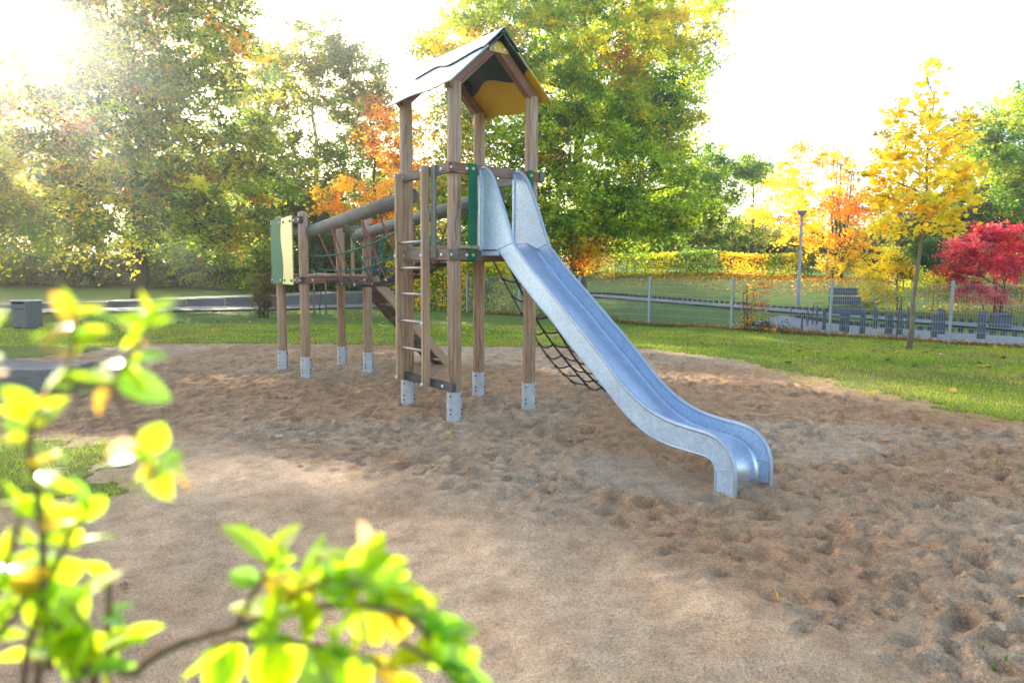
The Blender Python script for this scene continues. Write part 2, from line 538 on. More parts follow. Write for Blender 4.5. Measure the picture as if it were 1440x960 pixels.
for i in range(6800):
    cx, cy = random.uniform(-8, 7), random.uniform(1.8, 15)
    s = random.choice((0.55, 0.7, 0.85, 1.0, 1.1))
    dimple(cx, cy, s * random.uniform(0.065, 0.12), s * random.uniform(0.04, 0.07), random.uniform(0, math.pi), s * random.uniform(0.010, 0.036))
for i in range(11000):
    cx, cy = random.uniform(-7, 7), random.uniform(1.5, 13)
    dimple(cx, cy, random.uniform(0.035, 0.065), random.uniform(0.025, 0.045), random.uniform(0, math.pi), random.uniform(0.008, 0.022))
dim = np.maximum(dim, -0.038) 
dim = np.minimum(dim, 0.05)
on_sand = sstep(0.05, -0.45, FLD)
H += 1.0 * dim * (0.08 + 0.92 * rough_w) * (0.08 + 0.92 * on_sand)
H += (0.045 * fbm(NX, NY, 4.5, 40, 4) + 0.026 * fbm(NX, NY, 15.0, 50, 3)) * (0.25 + 0.75 * rough_w) * (0.3 + 0.7 * on_sand)
H += 0.016 * fbm(NX, NY, 10.0, 70, 4) * (1 - rough_w)
matw = np.exp(-((((NX - 1.01) * 0.608 - (NY - 4.955) * 0.794) / 0.72) ** 4 + (((NX - 1.01) * 0.794 + (NY - 4.955) * 0.608) / 0.42) ** 4))
H = H * (1 - 0.9 * matw)
# sand heaped up at the slide foot, scooped out a little in front of it
H += 0.05 * np.exp(-(((NX - 1.57) / 0.16) ** 2 + ((NY - 4.60) / 0.16) ** 2))
H -= 0.05 * np.exp(-(((NX - 1.85) / 0.35) ** 2 + ((NY - 4.2) / 0.30) ** 2))
# rim of the near sheet sinks below the far ground, which takes over there
rim = sstep(-12.6, -12.0, NX) * sstep(12.75, 12.2, NX) * sstep(18.6, 18.1, NY)
H = H * rim + far_h(NX, NY) - 0.02 * (1 - rim)
tint = np.ones((*H.shape, 3))
damp_shade = np.clip(sstep(0.002, -0.05, dim) * rough_w, 0, 1) * sstep(0.35, 0.62, vnoise(NX * 2.3, NY * 2.3, 90) * 0.6 + vnoise(NX * 0.7, NY * 0.7, 91) * 0.5)  # moist tone in the hollows, with painted shade to strengthen the relief
warm = rough_w * sstep(0.42, 0.62, vnoise(NX * 0.8, NY * 0.8, 95))
tint *= (1 - 0.30 * damp_shade[..., None] * np.array([0.9, 1.0, 1.05])) * (1 - 0.22 * warm[..., None] * np.array([0.35, 0.85, 1.3]))
# fine grey sand washed together behind the slide foot
gw = (sstep(0.25, 0.75, matw + 0.9 * fbm(NX, NY, 4.0, 160, 3)) * (0.65 + 0.7 * vnoise(NX * 9, NY * 9, 161)))[..., None]
tint = tint * (1 - gw) + gw * np.array([0.86, 0.93, 1.02])
VN = np.stack([NX, NY, H], -1).reshape(-1, 3)
FN = grid_faces(len(nxs), len(nys))
fc = FLD.reshape(-1)[FN].mean(1)
def sub_sheet(name, mask, dz, mat, with_tint):
    f = FN[mask]
    idx = np.unique(f)
    inv = np.full(len(VN), -1); inv[idx] = np.arange(len(idx))
    V = VN[idx].copy(); V[:, 2] += dz
    me = np_mesh(name, V, inv[f], True, tint.reshape(-1, 3)[idx] if with_tint else None)
    return tag(link(name, me, MATS[mat]), kind='structure')
sub_sheet('sand_pit', fc < 0.42, 0.0, 'sand', True)
sub_sheet('lawn', fc >= 0.22, 0.005, 'turf', False)

def ground_z(x, y):
    if -12.4 < x < 12.5 and 0.05 < y < 18.4:
        i = min(len(nxs) - 2, max(0, int(np.searchsorted(nxs, x)) - 1)); j = min(len(nys) - 2, max(0, int(np.searchsorted(nys, y)) - 1))
        fx = (x - nxs[i]) / (nxs[i + 1] - nxs[i]); fy = (y - nys[j]) / (nys[j + 1] - nys[j])
        return float((H[j, i] * (1 - fx) + H[j, i + 1] * fx) * (1 - fy) + (H[j + 1, i] * (1 - fx) + H[j + 1, i + 1] * fx) * fy)
    return float(far_h(x, y))

# ------------------------------------------------------------------ play structure (local x: towards the slide foot, y: towards the climbing net)
play = empty('play_structure', (-0.483, 7.40, 0), R(-52.54))
tag(play, 'wooden climbing tower with grey metal slide, gabled roof and rope bridge to a small platform', 'climbing frame')

def place(o, M, parent):
    o.parent = parent
    o.matrix_basis = M if parent is play else parent.matrix_basis.inverted() @ M
    return o

def axis_matrix(p0, p1, up=(0, 0, 1)):
    p0, p1 = Vector(p0), Vector(p1)
    z = (p1 - p0).normalized()
    u = Vector(up)
    if abs(z.dot(u)) > 0.99: u = Vector((1, 0, 0))
    x = u.cross(z).normalized()
    y = z.cross(x)
    M = Matrix((x, y, z)).transposed().to_4x4()
    M.translation = p0
    return M, (p1 - p0).length

def beam(name, p0, p1, w, h, mat, parent, bevel=0.006, up=(0, 0, 1)):
    """squared timber: w sideways, h along up"""
    M, L = axis_matrix(p0, p1, up)
    o = MB().box((0, 0, L / 2), (w, h, L)).build(name, MATS[mat], None, bevel=bevel)
    return place(o, M, parent)

def pole(name, p0, p1, r, mat, parent, n=20, dome=0.0, cham=0.006):
    """round timber or bar"""
    M, L = axis_matrix(p0, p1)
    prof = [(r - cham, 0), (r, cham)]
    if dome:
        prof += [(r, L - dome)] + [(r * math.cos(a), L - dome + dome * math.sin(a)) for a in (0.4, 0.8, 1.15, 1.4)]
    else:
        prof += [(r, L - cham), (r - cham, L)]
    o = MB().lathe(prof, n).build(name, MATS[mat], None)
    smooth_by_angle(o, 50)
    return place(o, M, parent)

_bolt = {}
def bolt(p, nrm, parent, mat='bolt_cap', r=0.017, name='bolt'):
    if (mat, r) not in _bolt:
        me = bpy.data.meshes.new('bolt')
        b = MB().lathe([(r, -0.004), (r, 0.004), (r * 0.8, 0.011), (r * 0.35, 0.014)], 10)
        me.from_pydata(b.v, [], b.f); me.update()
        me.polygons.foreach_set('use_smooth', np.ones(len(me.polygons), dtype=bool))
        me.materials.append(MATS[mat]); _bolt[(mat, r)] = me
    o = link(name, _bolt[(mat, r)])
    M, _ = axis_matrix(p, Vector(p) + Vector(nrm))
    return place(o, M, parent)

def post(x, y, top, r, dome=0.0):
    o = pole('post', (x, y, 0.20), (x, y, top), r, 'post_wood', play, 24, dome)
    o.rotation_euler.z = random.uniform(0, 6)
    # steel shoe: two shells with an open slot, sunk into the sand
    b = MB()
    n = 14
    for side in (0, 1):
        vs, fs = [], []
        a0 = 0.10 + side * math.pi; a1 = math.pi - 0.10 + side * math.pi
        for z in (-0.14, 0.295):
            for rr in (r + 0.002, r + 0.010):
                for k in range(n + 1):
                    a = a0 + (a1 - a0) * k / n + R(35)
                    vs.append((x + rr * math.cos(a), y + rr * math.sin(a), z))
        m = n + 1
        for k in range(n):
            fs += [(m + k, m + k + 1, 3 * m + k + 1, 3 * m + k), (k + 1, k, 2 * m + k, 2 * m + k + 1),
                   (2 * m + k, 3 * m + k, 3 * m + k + 1, 2 * m + k + 1), (k, k + 1, m + k + 1, m + k)]
        fs += [(0, m, 3 * m, 2 * m), (n, 2 * m + n, 3 * m + n, m + n)]
        b.add(vs, fs)
    s = b.build('post_shoe', MATS['shoe_steel'], None)
    smooth_by_angle(s, 40)
    place(s, Matrix.Identity(4), o)
    for z in (0.255, 0.12, 0.075):
        a = R(-62)
        bolt((x + (r + 0.010) * math.cos(a), y + (r + 0.010) * math.sin(a), z), (math.cos(a), math.sin(a), 0), o, 'dark_bolt', 0.008, 'shoe_bolt')
        a = R(28)
        bolt((x + (r + 0.010) * math.cos(a), y + (r + 0.010) * math.sin(a), z), (math.cos(a), math.sin(a), 0), o, 'dark_bolt', 0.008, 'shoe_bolt')
    return o

T = 0.477
for (x, y) in ((-T, -T), (T, -T), (-T, T), (T, T)):
    post(x, y, 3.285, 0.068)
CX, CY, S = -3.43, -0.23, 0.465
for (x, y), tp in zip(((-S, -S), (S, -S), (-S, S), (S, S)), (2.25, 2.27, 2.18, 2.27)):
    post(CX + x, CY + y, tp, 0.064, 0.03)

# deck and rails of the tall tower
def side_beam(name, x0, y0, x1, y1, z, h, mat, w=0.055, over=0.115, nrm=None, parent=play, b_ends=True):
    d = Vector((x1 - x0, y1 - y0, 0)).normalized()
    p0 = Vector((x0, y0, z)) - d * over
    p1 = Vector((x1, y1, z)) + d * over
    o = beam(name, p0, p1, w, h, mat, parent)
    if nrm and b_ends:
        q = Vector(nrm)
        for p in (p0 + d * 0.035, p1 - d * 0.035, p0 + d * 0.20, p1 - d * 0.20):
            bolt(p + q * (w / 2 + 0.002), nrm, o)
    return o
yo = -T - 0.062; xo = T + 0.062
side_beam('deck_beam', -T, yo, T, yo, 1.647, 0.105, 'beam_wood', nrm=(0, -1, 0))
side_beam('deck_beam', xo, -T, xo, T, 1.645, 0.105, 'beam_wood', nrm=(1, 0, 0))
side_beam('deck_beam', -T, -yo, T, -yo, 1.647, 0.105, 'beam_wood', nrm=(0, 1, 0))
side_beam('deck_beam', -xo, -T, -xo, T, 1.645, 0.105, 'beam_wood', nrm=(-1, 0, 0))
for i in range(8):
    y = -0.415 + i * 0.1186
    beam('deck_board', (-0.60, y, 1.722), (0.60, y, 1.722), 0.112, 0.032, 'plank_wood', play, 0.004)
side_beam('top_rail', -T, yo, T, yo, 2.470, 0.095, 'beam_wood', nrm=(0, -1, 0))
side_beam('top_rail', xo, -T, xo, T, 2.470, 0.095, 'red_wood', nrm=(1, 0, 0))
side_beam('top_rail', -T, -yo, T, -yo, 2.470, 0.095, 'log_wood', nrm=(0, 1, 0))

# ladder hung on the near side
lad = empty('ladder'); place(lad, Matrix.Identity(4), play)
for x, b0, t0 in ((-0.40, 0.31, 2.50), (0.145, 0.30, 2.525)):
    p = beam('ladder_rail', (x, -0.611, b0), (x, -0.611, t0), 0.042, 0.086, 'plank_wood', lad, 0.005, up=(0, 1, 0))
    for z in (0.34, 1.64, 2.47) if x < 0 else (0.335, 0.96, 1.64, 2.47):
        bolt((x, -0.611 - 0.045, z), (0, -1, 0), p)
for z in (0.67, 0.96, 1.245, 1.515, 1.78):
    pole('rung', (-0.385, -0.612, z), (0.13, -0.612, z), 0.017, 'rung_steel', lad, 12, 0, 0.002)
b = side_beam('foot_beam', -T, yo, T, yo, 0.345, 0.085, 'dark_wood', 0.05, 0.09, (0, -1, 0), lad, False)
bolt((0.40, yo - 0.028, 0.345), (0, -1, 0), b)
bp = beam('baluster', (0.262, -0.578, 1.615), (0.262, -0.578, 2.52), 0.080, 0.022, 'log_wood', play, 0.004, up=(0, 1, 0))

# coloured guard boards beside the slide
for y in (-0.33, 0.392):
    o = MB().box((xo + 0.038, y, 2.058), (0.018, 0.098 if y < 0 else 0.07, 0.935)).build('guard_board', MATS['green_board'], play, bevel=0.008)
    for z in (1.645, 2.47):
        bolt((xo + 0.049, y, z), (1, 0, 0), o, 'bolt_yellow', 0.016)

# ---- roof: two slopes, each a yellow lower board and an overlapping dark green upper board
roof = empty('roof'); place(roof, Matrix.Identity(4), play)
RX0, RX1, RZ = -0.60, 0.625, 3.80
SL = math.atan2(0.575, 0.62)
def roof_frame(sgn):
    dn = Vector((0, sgn * math.cos(SL), -math.sin(SL)))          # down the slope
    ax = Vector((1, 0, 0))
    nz = ax.cross(dn) if sgn > 0 else dn.cross(ax)
    if nz.z < 0: nz = -nz
    M = Matrix((ax, dn, nz)).transposed().to_4x4()
    M.translation = (0, 0, RZ)
    return M
LEN = 0.845
def wavy(x0, x1, base, amp, ph, n=48, cyc=2.0):
    return [(x0 + (x1 - x0) * i / n, base + amp * math.sin(ph + cyc * 2 * math.pi * i / n)) for i in range(n + 1)]
for sgn in (-1, 1):
    M = roof_frame(sgn)
    up_n = M.to_3x3() @ Vector((0, 0, 1))
    low = [(RX1, 0.24), (RX0, 0.24)] + wavy(RX0, RX1, LEN, 0.022, 1.0 if sgn < 0 else 2.6, cyc=1.5)
    upp = [(RX1, -0.02), (RX0, -0.02)] + wavy(RX0, RX1, 0.47 if sgn > 0 else 0.34, 0.058, 0.5 if sgn > 0 else 2.2, cyc=1.5)
    b1 = MB().prism(low, M, 0.014).build('roof_board', MATS['yellow_board' if sgn > 0 else 'grey_board'], None)
    place(b1, Matrix.Identity(4), roof)
    M2 = M.copy(); M2.translation = M.translation + up_n * 0.0165
    b2 = MB().prism(upp, M2, 0.014).build('roof_board', MATS['dark_green_board'], None)
    place(b2, Matrix.Identity(4), roof)
    M3 = M.copy(); M3.translation = M.translation - up_n * 0.0005
    # dark green lining board under the upper half
    lin = [(RX1 - 0.004, 0.0), (RX0 + 0.004, 0.0)] + wavy(RX0 + 0.004, RX1 - 0.004, 0.45, 0.058, 0.5 if sgn > 0 else 2.2, cyc=1.5)
    M3.translation = M.translation - up_n * 0.0135
    b3 = MB().prism(lin, M3, 0.012).build('roof_lining', MATS['dark_green_board'], None)
    place(b3, Matrix.Identity(4), roof)
    for xr in (T + 0.01, -T - 0.01):
        c = M @ Vector((xr, 0.05, -0.062)); e = M @ Vector((xr, LEN - 0.05, -0.062))
        rf = beam('rafter', c, e, 0.085, 0.095, 'red_wood', roof, 0.004, up=tuple(up_n))
cap = MB()
for xr, d in ((T + 0.012 + 0.046, 1), (-T - 0.012 - 0.046, -1)):
    pl = MB().prism([(-0.115, -0.075), (0.115, -0.075), (0.115, -0.045), (0.02, 0.028), (-0.02, 0.028), (-0.115, -0.045)],
                    Matrix.Translation((xr, 0, RZ - 0.10)) @ Matrix.Rotation(R(90), 4, 'Z') @ Matrix.Rotation(R(90), 4, 'X'), 0.014 * d).build('ridge_plate', MATS['yellow_board'], None)
    place(pl, Matrix.Identity(4), roof)
    for y in (-0.06, 0.06):
        bolt((xr + d * 0.016, y, RZ - 0.145), (d, 0, 0), pl)
# ridge cap strip
rc = MB().add([(RX0, -0.05, RZ - 0.005), (RX0, 0, RZ + 0.046), (RX0, 0.05, RZ - 0.005), (RX1, -0.05, RZ - 0.005), (RX1, 0, RZ + 0.046), (RX1, 0.05, RZ - 0.005)],
              [(0, 1, 4, 3), (1, 2, 5, 4), (0, 2, 1), (3, 4, 5), (0, 3, 5, 2)]).build('ridge_cap', MATS['dark_green_board'], None)
place(rc, Matrix.Identity(4), roof)

# ---- slide
slide = empty('slide'); place(slide, Matrix.Identity(4), play)
RIM = [(0.60, 2.478), (0.66, 2.480), (0.72, 2.452), (0.79, 2.385), (0.865, 2.262), (0.98, 2.052), (1.125, 1.757), (1.20, 1.678), (1.41, 1.502), (1.68, 1.298),
       (1.935, 1.103), (2.10, 0.980), (2.34, 0.788), (2.565, 0.602), (2.785, 0.482), (2.985, 0.424), (3.17, 0.404), (3.315, 0.396), (3.42, 0.374), (3.50, 0.318), (3.548, 0.232), (3.566, 0.12), (3.566, -0.06)]
LOW = [(0.58, 1.697), (0.75, 1.697), (0.882, 1.691), (0.96, 1.640), (1.123, 1.490), (1.409, 1.266), (1.681, 1.073), (1.883, 0.912), (2.088, 0.763), (2.332, 0.580),
       (2.562, 0.410), (2.78, 0.296), (2.98, 0.250), (3.168, 0.240), (3.309, 0.236), (3.372, 0.222), (3.405, 0.180), (3.415, 0.10), (3.415, -0.06)]
rimc = catmull(RIM, 5); lowc = catmull(LOW, 5)
def resample(C, n):
    C = np.array(C); d = np.r_[0, np.cumsum(np.hypot(*np.diff(C, axis=0).T))]
    t = np.linspace(0, d[-1], n)
    return np.stack([np.interp(t, d, C[:, 0]), np.interp(t, d, C[:, 1])], -1)
# pair the two edges by station so the wall is a clean strip of quads
ir = next(i for i, p in enumerate(rimc) if p[0] > 1.12); il = next(i for i, p in enumerate(lowc) if p[0] > 0.885)
ra, rb = resample(rimc[:ir + 1], 22), resample(rimc[ir:], 70)
la, lb = resample(lowc[:il + 1], 22), resample(lowc[il:], 70)
RP = np.vstack([ra, rb[1:]]); LP = np.vstack([la, lb[1:]])
for yw, t in ((-0.25, 0.010), (0.18, -0.010)):
    n = len(RP)
    vs = [(p[0], yw, p[1]) for p in RP] + [(p[0], yw, p[1]) for p in LP] + [(p[0], yw + t, p[1]) for p in RP] + [(p[0], yw + t, p[1]) for p in LP]
    fs = []
    for i in range(n - 1):
        q1 = (i, i + 1, n + i + 1, n + i); q2 = (2 * n + i + 1, 2 * n + i, 3 * n + i, 3 * n + i + 1)
        fs += [q1, q2, (i + 1, i, 2 * n + i, 2 * n + i + 1), (n + i, n + i + 1, 3 * n + i + 1, 3 * n + i)]
    fs += [(0, n, 3 * n, 2 * n), (n - 1, 3 * n - 1, 4 * n - 1, 2 * n - 1)[::-1]]
    w = MB().add(vs, fs).build('side_wall', MATS['galvanised'], None)
    smooth_by_angle(w, 30); place(w, Matrix.Identity(4), slide)
    rt = MB().tube([(p[0], yw + t / 2, p[1]) for p in resample(rimc, 110)], 0.016, 8).build('rim', MATS['rim_steel'], None, True)
    place(rt, Matrix.Identity(4), slide)
    lt = MB().tube([(p[0], yw + t / 2, p[1]) for p in resample(lowc[il:], 90)], 0.011, 6).build('lower_rim', MATS['rim_steel'], None, True)
    place(lt, Matrix.Identity(4), slide)
    # folded upright flange at the deck end
    fl = MB().box((0.585, yw + t / 2, 2.085), (0.035, 0.03, 0.80)).build('flange', MATS['galvanised'], None, bevel=0.003)
    place(fl, Matrix.Identity(4), slide)
    # weld seams where the flared upper sheet and the foot sheet are joined
    out = -1 if yw < 0 else -1
    sm = MB().tube([(1.118, yw - 0.0015 if yw < 0 else yw - 0.0115, 1.752), (0.895, yw - 0.0015 if yw < 0 else yw - 0.0115, 1.697)], 0.0035, 6).build('weld_seam', MATS['rim_steel'], None, True)
    place(sm, Matrix.Identity(4), slide)
    sm = MB().tube([(3.566, yw - 0.0015 if yw < 0 else yw - 0.0115, 0.175), (3.415, yw - 0.0015 if yw < 0 else yw - 0.0115, 0.175)], 0.003, 6).build('weld_seam', MATS['rim_steel'], None, True)
    place(sm, Matrix.Identity(4), slide)
# chute: lower edge moved inwards, then over the rounded foot into the sand
lc = resample(lowc[il:], 80)
tg = np.gradient(lc, axis=0); tg /= np.linalg.norm(tg, axis=1)[:, None]
nr = np.stack([-tg[:, 1], tg[:, 0]], -1)
ch = lc + nr * 0.052
for _ in range(6): ch[1:-1] = (ch[:-2] + 2 * ch[1:-1] + ch[2:]) / 4
ch = np.vstack([[(0.56, 1.744), (0.80, 1.744)], ch[2:]])
n = len(ch)
vs, fs = [], []
YS = [-0.242, -0.225, -0.20, 0.13, 0.155, 0.172]; DZ = [0.030, 0.010, 0.0, 0.0, 0.010, 0.030]
chn = np.gradient(ch, axis=0); chn /= np.linalg.norm(chn, axis=1)[:, None]; chn = np.stack([-chn[:, 1], chn[:, 0]], -1)
for yv, dz in zip(YS, DZ):
    vs += [(p[0] + q[0] * dz, yv, p[1] + q[1] * dz) for p, q in zip(ch, chn)]
for k in range(len(YS) - 1):
    for i in range(n - 1):
        a = k * n + i
        fs.append((a, a + 1, a + 1 + n, a + n))
o = MB().add(vs, fs).build('chute', MATS['chute_steel'], None)
sd = o.modifiers.new('thick', 'SOLIDIFY'); sd.thickness = 0.004; sd.offset = -1
smooth_by_angle(o, 50); place(o, Matrix.Identity(4), slide)
# underside shelf that ties the slide head to the deck beam
place(MB().box((0.73, -0.035, 1.662), (0.30, 0.40, 0.045)).build('head_plate', MATS['galvanised'], None, bevel=0.004), Matrix.Identity(4), slide)
beam('foot_strut', (3.40, -0.035, -0.08), (3.40, -0.035, 0.18), 0.36, 0.012, 'galvanised', slide, 0.002, up=(1, 0, 0))

# ---- climbing net on the far side, sagging to the sand
net = empty('climbing_net'); place(net, Matrix.Identity(4), play)
def rope(name, pts, r, mat, parent, n=6):
    o = MB().tube(pts, r, n).build(name, MATS[mat], None, True)
    return place(o, Matrix.Identity(4), parent)
def net_pt(u, v):
    """u 0..1 across, v 0..1 down"""
    x = -0.30 + 0.78 * u + 0.04 * (u - 0.5) * v
    y = 0.56 + 1.36 * v
    z = 1.60 * (1 - v) - 0.16 * math.sin(math.pi * v) + 0.02 * math.sin(9 * u + 7 * v)
    return Vector((x, y, z))
for k in range(4):
    u = k / 3
    rope('net_rope', [net_pt(u, v / 16) for v in range(17)], 0.0125, 'rope_brown' if k in (0,) else 'rope_dark', net)
for j in range(1, 10):
    v = j / 9.6
    pts = []
    for k in range(17):
        u = k / 16
        p = net_pt(u, v)
        p.z -= 0.030 * abs(math.sin(math.pi * u * 3))
        pts.append(p)
    r_ = rope('net_rope', pts, 0.0105, 'rope_dark', net)
    for k in range(4):
        bb = MB().ball(net_pt(k / 3, v), 0.021, 8, 5).build('rope_clamp', MATS['rope_dark'], None, True)
        place(bb, Matrix.Identity(4), net)

# ---- small platform
side_beam('deck_beam', CX - S, CY - S - 0.06, CX + S, CY - S - 0.06, 1.345, 0.09, 'dark_wood', nrm=(0, -1, 0))
side_beam('deck_beam', CX + S + 0.06, CY - S, CX + S + 0.06, CY + S, 1.345, 0.09, 'red_wood', nrm=(1, 0, 0))
side_beam('deck_beam', CX - S, CY + S + 0.06, CX + S, CY + S + 0.06, 1.345, 0.09, 'beam_wood', nrm=(0, 1, 0))
side_beam('deck_beam', CX - S - 0.06, CY - S, CX - S - 0.06, CY + S, 1.345, 0.09, 'beam_wood', nrm=(-1, 0, 0))
for i in range(8):
    y = CY - 0.405 + i * 0.1157
    beam('deck_board', (CX - 0.58, y, 1.408), (CX + 0.58, y, 1.408), 0.109, 0.032, 'plank_wood', play, 0.004)
side_beam('top_rail', CX - S, CY - S - 0.06, CX + S, CY - S - 0.06, 2.15, 0.085, 'dark_wood', nrm=(0, -1, 0))
side_beam('top_rail', CX - S - 0.06, CY - S, CX - S - 0.06, CY + S, 2.06, 0.085, 'beam_wood', nrm=(-1, 0, 0))
# two wavy guard boards on the near side: green, then pale yellow
PM = Matrix.Translation((0, CY - S - 0.092, 0)) @ Matrix.Rotation(R(90), 4, 'X')
def wav_edge(x, z0, z1, amp, n=20):
    return [(x + amp * math.sin(2 * math.pi * i / n), z0 + (z1 - z0) * i / n) for i in range(n + 1)]
gl = [(CX - 0.53, 2.195), (CX - 0.53, 1.285)] + wav_edge(CX - 0.07, 1.285, 2.195, 0.04)
yl = [(CX + 0.34, 1.280), (CX + 0.34, 2.215)] + wav_edge(CX - 0.065, 1.280, 2.195, 0.04)[::-1]
for poly, mt, xs, bm in ((gl, 'green_board', (CX - 0.48, CX - 0.14), 'bolt_cap'), (yl, 'pale_yellow_board', (CX + 0.02, CX + 0.29), 'dark_bolt')):
    o = MB().prism(poly, PM, 0.018).build('guard_board', MATS[mt], None); place(o, Matrix.Identity(4), play)
    for x in xs:
        for z in (1.335, 2.14):
            bolt((x, CY - S - 0.112, z), (0, -1, 0), o, bm, 0.017)
# far side guard
for x in (CX - 0.24, CX + 0.02, CX + 0.26):
    beam('baluster', (x, CY + S + 0.10, 1.30), (x, CY + S + 0.10, 2.12), 0.09, 0.022, 'plank_wood', play, 0.004, up=(0, 1, 0)) if x < CX - 0.1 else None
side_beam('top_rail', CX - S, CY + S + 0.06, CX + S, CY + S + 0.06, 2.10, 0.085, 'dark_wood', nrm=(0, 1, 0))

# ---- ramp with cross battens from the small platform down to the sand on the far side
ramp_o = empty('ramp'); place(ramp_o, Matrix.Identity(4), play)
r0, r1 = Vector((0, CY + S + 0.10, 1.36)), Vector((0, 1.66, -0.04))
for x in (CX - 0.10, CX + 0.48):
    beam('stringer', (x, r0.y, r0.z), (x, r1.y, r1.z), 0.05, 0.13, 'beam_wood' if x < CX else 'plank_wood', ramp_o)
for i in range(6):
    t = (i + 0.6) / 6.3
    p = r0.lerp(r1, t)
    pl_ = r0.lerp(r1, t + 0.062) - Vector((0, 0.03, 0.05))
    rd_ = (r1 - r0).normalized()
    beam('ramp_board', pl_ - rd_ * 0.115 + Vector((CX + 0.19, 0, 0)), pl_ + rd_ * 0.115 + Vector((CX + 0.19, 0, 0)), 0.52, 0.02, 'dark_wood', ramp_o, 0.003) if i < 6 else None
    beam('step', (CX - 0.075, p.y, p.z + 0.0), (CX + 0.455, p.y, p.z + 0.0), 0.115, 0.028, 'log_wood', ramp_o, 0.004)

# ---- rope bridge between two round handrails
bridge = empty('rope_bridge'); place(bridge, Matrix.Identity(4), play)
HA = {-1: (Vector((CX + 0.36, CY - S + 0.085, 1.985)), Vector((-T - 0.02, -0.375, 2.305))), 1: (Vector((CX + 0.40, CY + S - 0.085, 1.985)), Vector((0.08, 0.375, 2.31)))}
for sd_ in (-1, 1):
    a, b_ = HA[sd_]
    pole('handrail', a, b_, 0.082, 'log_wood', bridge, 24, 0.02)
BX0, BX1 = CX + S + 0.08, -T - 0.10
def floor_pt(t, y=0.0):
    x = BX0 + (BX1 - BX0) * t
    return Vector((x, CY * (1 - t) + y, 1.34 + 0.28 * t - 0.16 * math.sin(math.pi * t)))
def rail_pt(sd_, t):
    a, b_ = HA[sd_]
    x = BX0 + (BX1 - BX0) * t
    q = a.lerp(b_, (x - a.x) / (b_.x - a.x))
    q.z -= 0.075
    return q
def sag(p, q, d, n=8):
    return [p.lerp(q, i / n) - Vector((0, 0, d * math.sin(math.pi * i / n))) for i in range(n + 1)]
cmesh = []
def clamp(p, mat='bolt_cap', r=0.019):
    o = MB().ball(p, r, 8, 5).build('rope_end', MATS[mat], None, True)
    place(o, Matrix.Identity(4), bridge)
for sd_ in (-1, 1):
    ts = [0.08, 0.24, 0.40, 0.56, 0.72, 0.88]
    for i, t in enumerate(ts):
        p = rail_pt(sd_, t)
        for dt in ((0.10,) if i % 2 == 0 else (0.08, -0.06)):
            q = floor_pt(min(0.98, max(0.02, t + dt)), 0.17 * sd_)
            mt = 'rope_red' if (i + (sd_ > 0)) % 3 != 2 else 'rope_green'
            rope('bridge_rope', sag(p, q, 0.012), 0.0115, mt, bridge)
            clamp(q)
        clamp(p)
    # green hand line half way up, sagging from the platform post to the tower post
    g0 = Vector((CX + S, CY + S * sd_ * 0.86, 1.66)); g1 = Vector((-T, T * sd_ * 0.86, 2.00))
    rope('bridge_rope', sag(g0, g1, 0.10, 14), 0.0115, 'rope_green', bridge); clamp(g0); clamp(g1)
    g0 = Vector((CX + S, CY + S * sd_ * 0.6, 1.50)); g1 = Vector((-T, T * sd_ * 0.6, 1.80))
    rope('bridge_rope', sag(g0, g1, 0.14, 14), 0.0105, 'rope_blue' if sd_ > 0 else 'rope_green', bridge)
    rope('bridge_rope', [floor_pt(i / 14, 0.17 * sd_) for i in range(15)], 0.013, 'rope_dark', bridge)
rope('bridge_rope', [floor_pt(i / 14, 0.0) - Vector((0, 0, 0.02)) for i in range(15)], 0.013, 'rope_brown', bridge)
for i in range(9):
    t = 0.06 + i * 0.108
    pole('bridge_rung', floor_pt(t, -0.21), floor_pt(t, 0.21), 0.026, 'dark_wood', bridge, 10, 0, 0.004)



# ------------------------------------------------------------------ pixel of the 1440 x 960 photograph -> point at depth Y
_c, _s = math.cos(math.atan(100 / 960)), math.sin(math.atan(100 / 960))
_cr, _sr = math.cos(R(0.45)), math.sin(R(0.45))
def at(px, py, Y):
    x, u = (px - 720) / 960, (480 - py) / 960
    x, u = _cr * x - _sr * u, _cr * u + _sr * x
    d = Vector((x, _c + u * _s, -_s + u * _c))
    return d * (Y / d.y) + Vector((0, 0, 1.5))

# ------------------------------------------------------------------ foliage
LIT = [  # sun patches wanted on the ground; crowns get gaps cut to let them through: x, y, rx, ry, strength
    (2.2, -2.9, 0.9, 0.85, 1.0), (0.2, 2.7, 1.0, 0.42, 0.8), (1.2, 1.6, 0.9, 0.3, 0.65), (-1.3, 4.55, 1.3, 0.32, 0.88), (-3.9, 5.0, 1.3, 0.7, 0.8),
    (-0.2, 3.5, 0.8, 0.25, 0.8), (-4.3, 8.9, 1.6, 0.5, 0.8), (0.95, 10.4, 0.8, 0.6, 0.9), (2.4, 9.6, 0.8, 0.4, 0.9), (7.0, 12.6, 4.6, 1.2, 0.8), (6.5, 8.6, 2.6, 1.4, 0.5),
    (11.0, 10.0, 4.0, 3.0, 0.4), (12.0, 16.0, 6.0, 4.0, 0.5), (-7.0, 13.0, 2.0, 0.5, 0.8), (-3.0, 12.4, 1.5, 0.3, 0.7), (4.5, 16.0, 4.5, 1.1, 0.5), (-0.5, 6.0, 0.5, 0.2, 0.6)]
CAMD = np.array([0.0, 0.0, 1.5])
